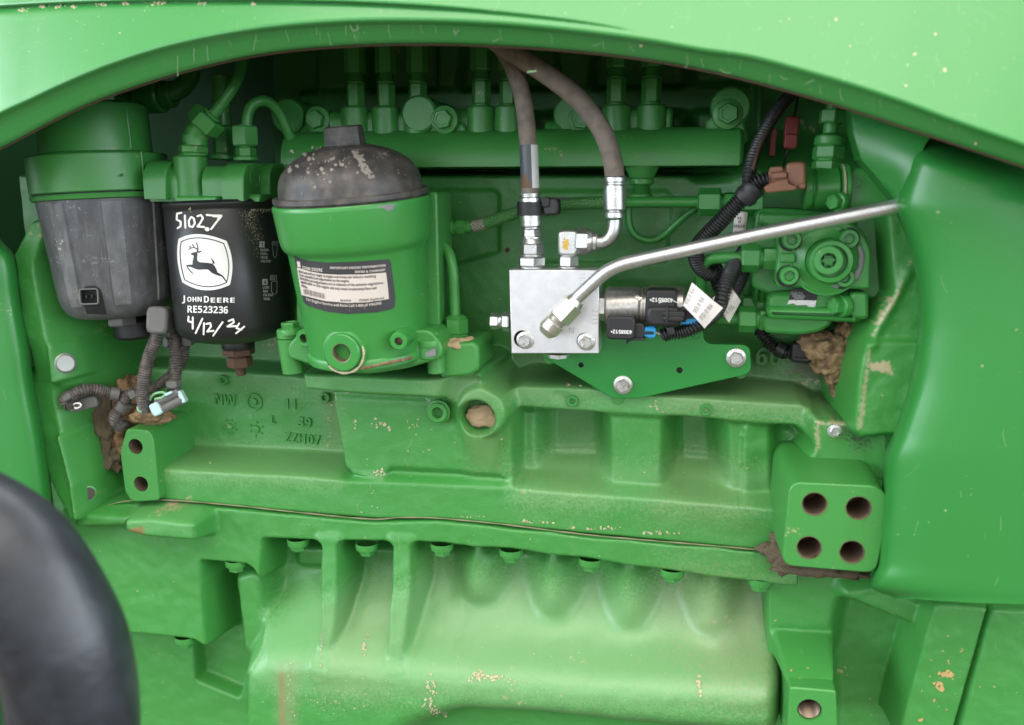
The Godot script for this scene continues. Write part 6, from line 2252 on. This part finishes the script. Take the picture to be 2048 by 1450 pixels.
# ---------------------------------------------------------------- cables
func wiring():
	var o = thing("pump_cable", "black corrugated cable running from the brown plug behind the steel pipe", "cable", P(1450, 440, 0.1))
	var s := st()
	conduit(s, PZ([1542, 357, 0.124, 1522, 362, 0.123, 1502, 378, 0.121, 1470, 412, 0.117, 1438, 446, 0.112, 1410, 474, 0.106, 1392, 500, 0.100, 1398, 530, 0.092, 1420, 548, 0.084, 1440, 540, 0.08]), 0.0085)
	obj("loom", s, M.loom, o)
	s = st()
	sweep(s, even(PZ([1508, 374, 0.121, 1500, 384, 0.121, 1486, 398, 0.119]), 0.002), func(i): return 0.0098 + 0.0006 * sin(i * 1.7), 14)
	obj("tape_joint", s, M.tape, o)
	o = thing("branch_cable", "black corrugated cable climbing from the taped joint into the shade", "cable", P(1500, 380, 0.1))
	s = st()
	conduit(s, PZ([1500, 385, 0.116, 1498, 355, 0.110, 1504, 320, 0.100, 1518, 285, 0.085, 1536, 250, 0.07, 1558, 215, 0.05, 1590, 180, 0.03]), 0.0068, 0.0036)
	obj("loom", s, M.loom, o)
	s = st()
	tube(s, PZ([1506, 340, 0.112, 1516, 300, 0.098, 1534, 262, 0.08, 1560, 222, 0.06]), 0.0018, 8)
	obj("wire", s, M.rust, o)
	o = thing("valve_cable", "black corrugated cable passing behind the paper flags to the blue clip", "cable", P(1440, 600, 0.12))
	s = st()
	conduit(s, PZ([1500, 470, 0.070, 1490, 500, 0.085, 1472, 525, 0.100, 1456, 555, 0.120, 1446, 590, 0.128, 1436, 618, 0.122, 1418, 638, 0.116, 1392, 654, 0.120, 1360, 664, 0.118, 1336, 667, 0.117, 1324, 672, 0.116]), 0.0074)
	obj("loom", s, M.loom, o)
	s = st()
	tube(s, PZ([1310, 665, 0.117, 1320, 668, 0.117, 1332, 668, 0.118]), 0.0011, 8)
	obj("wire", s, M.paper, o)
	s = st()
	box(s, Transform3D(Basis.from_euler(Vector3(0, 0, 0.3)), P(1342, 661, 0.124)), Vector3(0.0075, 0.0085, 0.007), 0.001)
	obj("tie", s, M.black_part, o)
	o = thing("second_cable", "short black corrugated cable with white dashes beside the pump's left flange", "cable", P(1450, 560, 0.07))
	s = st()
	conduit(s, PZ([1420, 520, 0.05, 1432, 545, 0.06, 1442, 575, 0.07, 1452, 600, 0.07]), 0.0085)
	conduit(s, PZ([1500, 505, 0.06, 1490, 540, 0.075, 1476, 575, 0.085, 1460, 600, 0.09]), 0.0058)
	obj("loom", s, M.loom, o)
	o = thing("flag_tag", "white printed tape ring round a cable below the pump's fuel pipe nut", "tag", P(1478, 450, 0.08))
	s = st()
	stack(s, P(1478, 468, 0.085), Vector3(0.05, 1, 0), [["r", 0.0062, 0.022]])
	obj("tape_ring", s, M.paper, o)
	s = st()
	for w in [["SL O", 461, 5.4], ["81033", 449, 4.6], ["D", 440, 4.6], ["14", 433, 4.4]]:
		var c := P(1478, w[1], 0.085)
		words(s, w[0], func(x, y, _d): return c + Vector3(-x if absf(x) < 0.0058 else 0.0058 * signf(-x), -y, sqrt(maxf(0.0, 0.0064 * 0.0064 - x * x)) * 0.99 + 0.0002), w[2] * 0.00055, "Droid Sans", true, true)
	obj("print", s, M.ink, o)

	o = thing("flag_tag", "front white paper flag with three slanted printed lines", "tag", P(1446, 616, 0.13))
	s = st()
	var top := [Vector2(1384, 565), Vector2(1404, 582), Vector2(1425, 600), Vector2(1446, 616)]
	var bot := [Vector2(1366, 611), Vector2(1381, 626), Vector2(1396, 642), Vector2(1409, 657)]
	var zz := [0.137, 0.140, 0.141, 0.137]
	var rows := []
	for i in 5:
		var row := []
		for k in 13:
			var t := k / 12.0 * 3.0
			var j: int = min(int(t), 2)
			var q: Vector2 = top[j].lerp(top[j + 1], t - j).lerp(bot[j].lerp(bot[j + 1], t - j), i / 4.0)
			row.append(P(q.x, q.y, lerpf(zz[j], zz[j + 1], t - j) + 0.003 * sin(i * 0.8)))
		rows.append(row)
	grid(s, rows)
	obj("sheet", s, M.paper, o)
	s = st()
	for w in [[1374.5, 609, 1391, 580], [1393, 627, 1410, 597], [1404, 641, 1427, 612]]:
		var a := P(w[0], w[1], 0.1445)
		var b := P(w[2], w[3], 0.1445)
		words(s, "SPEED UP REAR", flat_map((a + b) * 0.5, b - a, (b - a).rotated(Vector3.BACK, PI / 2)), 0.0038, "Droid Sans Mono", true, true, 0.0, a.distance_to(b))
	obj("print", s, M.ink, o)
	o = thing("flag_tag", "rear white paper flag curling behind the corrugated cable", "tag", P(1455, 620, 0.11))
	s = st()
	rows = []
	for i in 6:
		var row := []
		for k in 10:
			var t := k / 9.0
			var a := Vector2(1461, 572).lerp(Vector2(1482, 602), t)
			var b := Vector2(1424, 596).lerp(Vector2(1458, 646), t)
			var q := a.lerp(b, i / 5.0)
			row.append(P(q.x, q.y, 0.112 + 0.010 * sin(t * PI) - 0.004 * i / 5.0))
		rows.append(row)
	grid(s, rows)
	obj("sheet", s, M.paper, o)
	s = st()
	var pa := P(1463, 610, 0.1245)
	var pb := P(1440, 632, 0.1205)
	words(s, "SPEED UP REAR", flat_map((pa + pb) * 0.5, pb - pa, (pb - pa).rotated(Vector3.BACK, PI / 2)), 0.0036, "Droid Sans Mono", true, true, 0.0, pa.distance_to(pb))
	obj("print", s, M.ink, o)

	# sensor caked in mud at the lower right of the pump
	o = thing("sensor_cable", "short dark corrugated cable ending in the muddy plug under the pump", "cable", P(1590, 710, 0.04))
	s = st()
	conduit(s, PZ([1500, 640, 0.03, 1524, 668, 0.032, 1546, 692, 0.035, 1570, 704, 0.040, 1594, 708, 0.044]), 0.0068, 0.0034)
	obj("loom", s, M.loom, o)
	s = st()
	sweep(s, even(PZ([1556, 697, 0.037, 1572, 704, 0.040]), 0.002), func(_i): return 0.0078, 12)
	obj("tape_joint", s, M.tape, o)
	o = thing("sensor_plug", "black square plug half buried in dried mud under the pump", "connector", P(1605, 705, 0.045))
	s = st()
	box(s, Transform3D(Basis.from_euler(Vector3(0, 0, -0.08)), P(1602, 704, 0.050)), Vector3(0.020, 0.0195, 0.018), 0.002)
	box(s, Transform3D(Basis.from_euler(Vector3(0, 0, -0.08)), P(1600, 716, 0.052)), Vector3(0.016, 0.004, 0.019), 0.001)
	obj("housing", s, M.black_part, o)
	s = st()
	lump(s, P(1658, 690, 0.050), Vector3(0.026, 0.0125, 0.024), 201, 0.24)
	lump(s, P(1632, 702, 0.056), Vector3(0.010, 0.0120, 0.014), 202, 0.24)
	lump(s, P(1672, 718, 0.052), Vector3(0.020, 0.021, 0.022), 203, 0.24)
	lump(s, P(1694, 672, 0.050), Vector3(0.012, 0.021, 0.020), 204, 0.24)
	lump(s, P(1684, 752, 0.050), Vector3(0.0130, 0.022, 0.017), 205, 0.24)
	lump(s, P(1688, 788, 0.048), Vector3(0.0065, 0.014, 0.010), 206, 0.22)
	tag(obj("mud_clump", s, M.mud), "large tan clump of dried mud hanging below the pump's lower right", "mud")

	# cables at the left
	o = thing("separator_cable", "grey corrugated cable hanging from the boot under the grey bowl", "cable", P(310, 670, 0.12))
	s = st()
	conduit(s, PZ([316, 655, 0.118, 312, 678, 0.120, 302, 702, 0.121, 292, 735, 0.122, 286, 775, 0.120, 286, 800, 0.118, 291, 822, 0.112]), 0.0064)
	obj("loom", s, M.dusty_loom, o)
	o = thing("loop_cable", "grey corrugated cable hanging straight behind the black canister's left edge", "cable", P(350, 700, 0.09))
	s = st()
	conduit(s, PZ([336, 635, 0.08, 344, 662, 0.09, 349, 695, 0.098, 351, 728, 0.10, 349, 768, 0.10, 345, 792, 0.10]), 0.0062)
	obj("loom", s, M.dusty_loom, o)
	s = st()
	box(s, Transform3D(Basis(), P(347, 768, 0.106)), Vector3(0.012, 0.008, 0.010), 0.0015)
	obj("tie", s, M.grey_plastic, o)
	s = st()
	box(s, Transform3D(Basis(), P(336, 684, 0.098)), Vector3(0.006, 0.010, 0.010), 0.0015)
	obj("tie", s, M.grey_plastic, o)
	o = thing("loop_cable", "grey corrugated cable curving left behind the other two hanging cables", "cable", P(366, 690, 0.08))
	s = st()
	conduit(s, PZ([362, 640, 0.075, 368, 672, 0.08, 368, 702, 0.082, 360, 730, 0.084, 338, 755, 0.088, 316, 772, 0.092, 300, 782, 0.095]), 0.0058)
	obj("loom", s, M.dusty_loom, o)
	s = st()
	box(s, Transform3D(Basis(), P(376, 682, 0.088)), Vector3(0.010, 0.010, 0.008), 0.0015)
	obj("tie", s, M.grey_plastic, o)
	o = thing("plug_cable", "grey corrugated cable bent over at the left with a plug folded back", "cable", P(170, 790, 0.09))
	s = st()
	conduit(s, PZ([150, 806, 0.118, 134, 808, 0.120, 132, 797, 0.121, 146, 790, 0.120, 166, 780, 0.116, 190, 779, 0.108, 214, 786, 0.098, 238, 791, 0.090, 252, 796, 0.088]), 0.0060)
	conduit(s, PZ([250, 796, 0.089, 260, 788, 0.090, 270, 784, 0.088]), 0.0056)
	conduit(s, PZ([258, 788, 0.090, 246, 806, 0.090, 234, 824, 0.092, 229, 838, 0.092, 236, 850, 0.086, 248, 852, 0.076]), 0.0060)
	obj("loom", s, M.dusty_loom, o)
	s = st()
	sweep(s, even(PZ([222, 786, 0.096, 240, 789, 0.092]), 0.002), func(_i): return 0.0070, 12)
	obj("tie", s, M.grey_plastic, o)
	s = st()
	sweep(s, even(PZ([252, 806, 0.091, 242, 818, 0.091]), 0.002), func(_i): return 0.0070, 12)
	obj("tie", s, M.grey_plastic, o)
	s = st()
	box(s, Transform3D(Basis.from_euler(Vector3(0, 0, 0.5)), P(268, 788, 0.096)), Vector3(0.008, 0.008, 0.008), 0.001)
	obj("tie", s, M.grey_plastic, o)
	s = st()
	box(s, Transform3D(Basis.from_euler(Vector3(0, 0, 0.5)), P(135, 794, 0.127)), Vector3(0.009, 0.006, 0.005), 0.001)
	obj("tie", s, M.grey_plastic, o)
	s = st()
	box(s, Transform3D(Basis.from_euler(Vector3(0.1, 0.3, 0.25)), P(172, 805, 0.105)), Vector3(0.026, 0.012, 0.012), 0.002)
	box(s, Transform3D(Basis.from_euler(Vector3(0.1, 0.3, 0.25)), P(154, 813, 0.115)), Vector3(0.012, 0.006, 0.010), 0.001)
	obj("plug", s, M.grey_plastic, o)
	s = st()
	sweep(s, even(PZ([146, 812, 0.121, 150, 807, 0.122, 160, 807, 0.121, 162, 812, 0.120, 152, 817, 0.121, 146, 812, 0.121]), 0.002), func(_i): return 0.0010, 8)
	obj("seal_ring", s, M.paper, o)

	o = thing("inline_plug", "grey inline plug with pale clips resting above the left bracket", "connector", P(335, 808, 0.1))
	var d := (P(366, 792, 0.104) - P(305, 821, 0.112)).normalized()
	var f := Basis(d, Vector3.BACK.cross(d).normalized(), Vector3.BACK)
	f = Basis(d, f.y, d.cross(f.y).normalized())
	s = st()
	for k in [-1.0, 1.0]: stack(s, P(316, 813, 0.112) + f.y * 0.0042 * k, d, [["r", 0.0046, 0.026]])
	box(s, Transform3D(f, P(338, 803, 0.106)), Vector3(0.026, 0.012, 0.009), 0.0015)
	obj("housing", s, M.grey_plastic, o)
	s = st()
	box(s, Transform3D(f, P(313, 818, 0.116)), Vector3(0.010, 0.013, 0.007), 0.0015)
	box(s, Transform3D(f, P(365, 793, 0.106)), Vector3(0.0045, 0.013, 0.008), 0.001)
	box(s, Transform3D(f, P(338, 787, 0.112)), Vector3(0.008, 0.003, 0.006), 0.001)
	obj("pale_clip", s, M.pale_plastic, o)
	s = st()
	sweep(s, even(PZ([300, 800, 0.114, 306, 790, 0.116, 318, 785, 0.116, 330, 786, 0.114, 326, 794, 0.114, 310, 798, 0.116]), 0.002), func(_i): return 0.0014, 8)
	sweep(s, even(PZ([278, 812, 0.116, 276, 818, 0.118, 284, 824, 0.118]), 0.002), func(_i): return 0.0016, 8)
	obj("mint_clip", s, M.mint_plastic, o)
	s = st()
	lump(s, P(264, 786, 0.052), Vector3(0.019, 0.019, 0.015), 301, 0.22)
	lump(s, P(246, 830, 0.058), Vector3(0.020, 0.030, 0.014), 302, 0.22)
	lump(s, P(234, 880, 0.064), Vector3(0.016, 0.028, 0.012), 303, 0.22)
	lump(s, P(305, 832, 0.075), Vector3(0.026, 0.010, 0.016), 304, 0.22)
	tag(obj("mud_clump", s, M.mud), "tan clump of dried mud behind the grey cables, lower left", "mud")
	s = st()
	lump(s, P(207, 850, 0.074), Vector3(0.012, 0.042, 0.008), 311, 0.35)
	lump(s, P(218, 915, 0.072), Vector3(0.016, 0.018, 0.008), 312, 0.35)
	tag(obj("mud_clump", s, M.wet_mud), "dark crust of soil left of the narrow two-hole block", "mud")

func near_tube():
	var s := st()
	sweep(s, even(PZ([-320, 1010, 0.50, -180, 1012, 0.515, -70, 1055, 0.52, 25, 1120, 0.52, 108, 1250, 0.52, 140, 1345, 0.52, 152, 1460, 0.52, 152, 1620, 0.51]), 0.006), func(_i): return 0.0330, 40)
	tag(obj("rubber_tube", s, M.tyre_rubber), "thick blurred black rubber tube curving through the lower left corner", "tube")

func _ready():
	rng.seed = 7
	make_materials()
	set_the_view()
	bay()
	engine_block()
	oil_pan()
	timing_cover()
	rear_castings()
	left_panel()
	side_shield()
	hood()
	intake_manifold()
	mounting_blocks()
	fuel_water_separator()
	filter_head()
	fuel_filter()
	oil_filter()
	bracket_plate()
	valve_block()
	hoses()
	solenoid()
	injection_pump()
	wiring()
	near_tube()
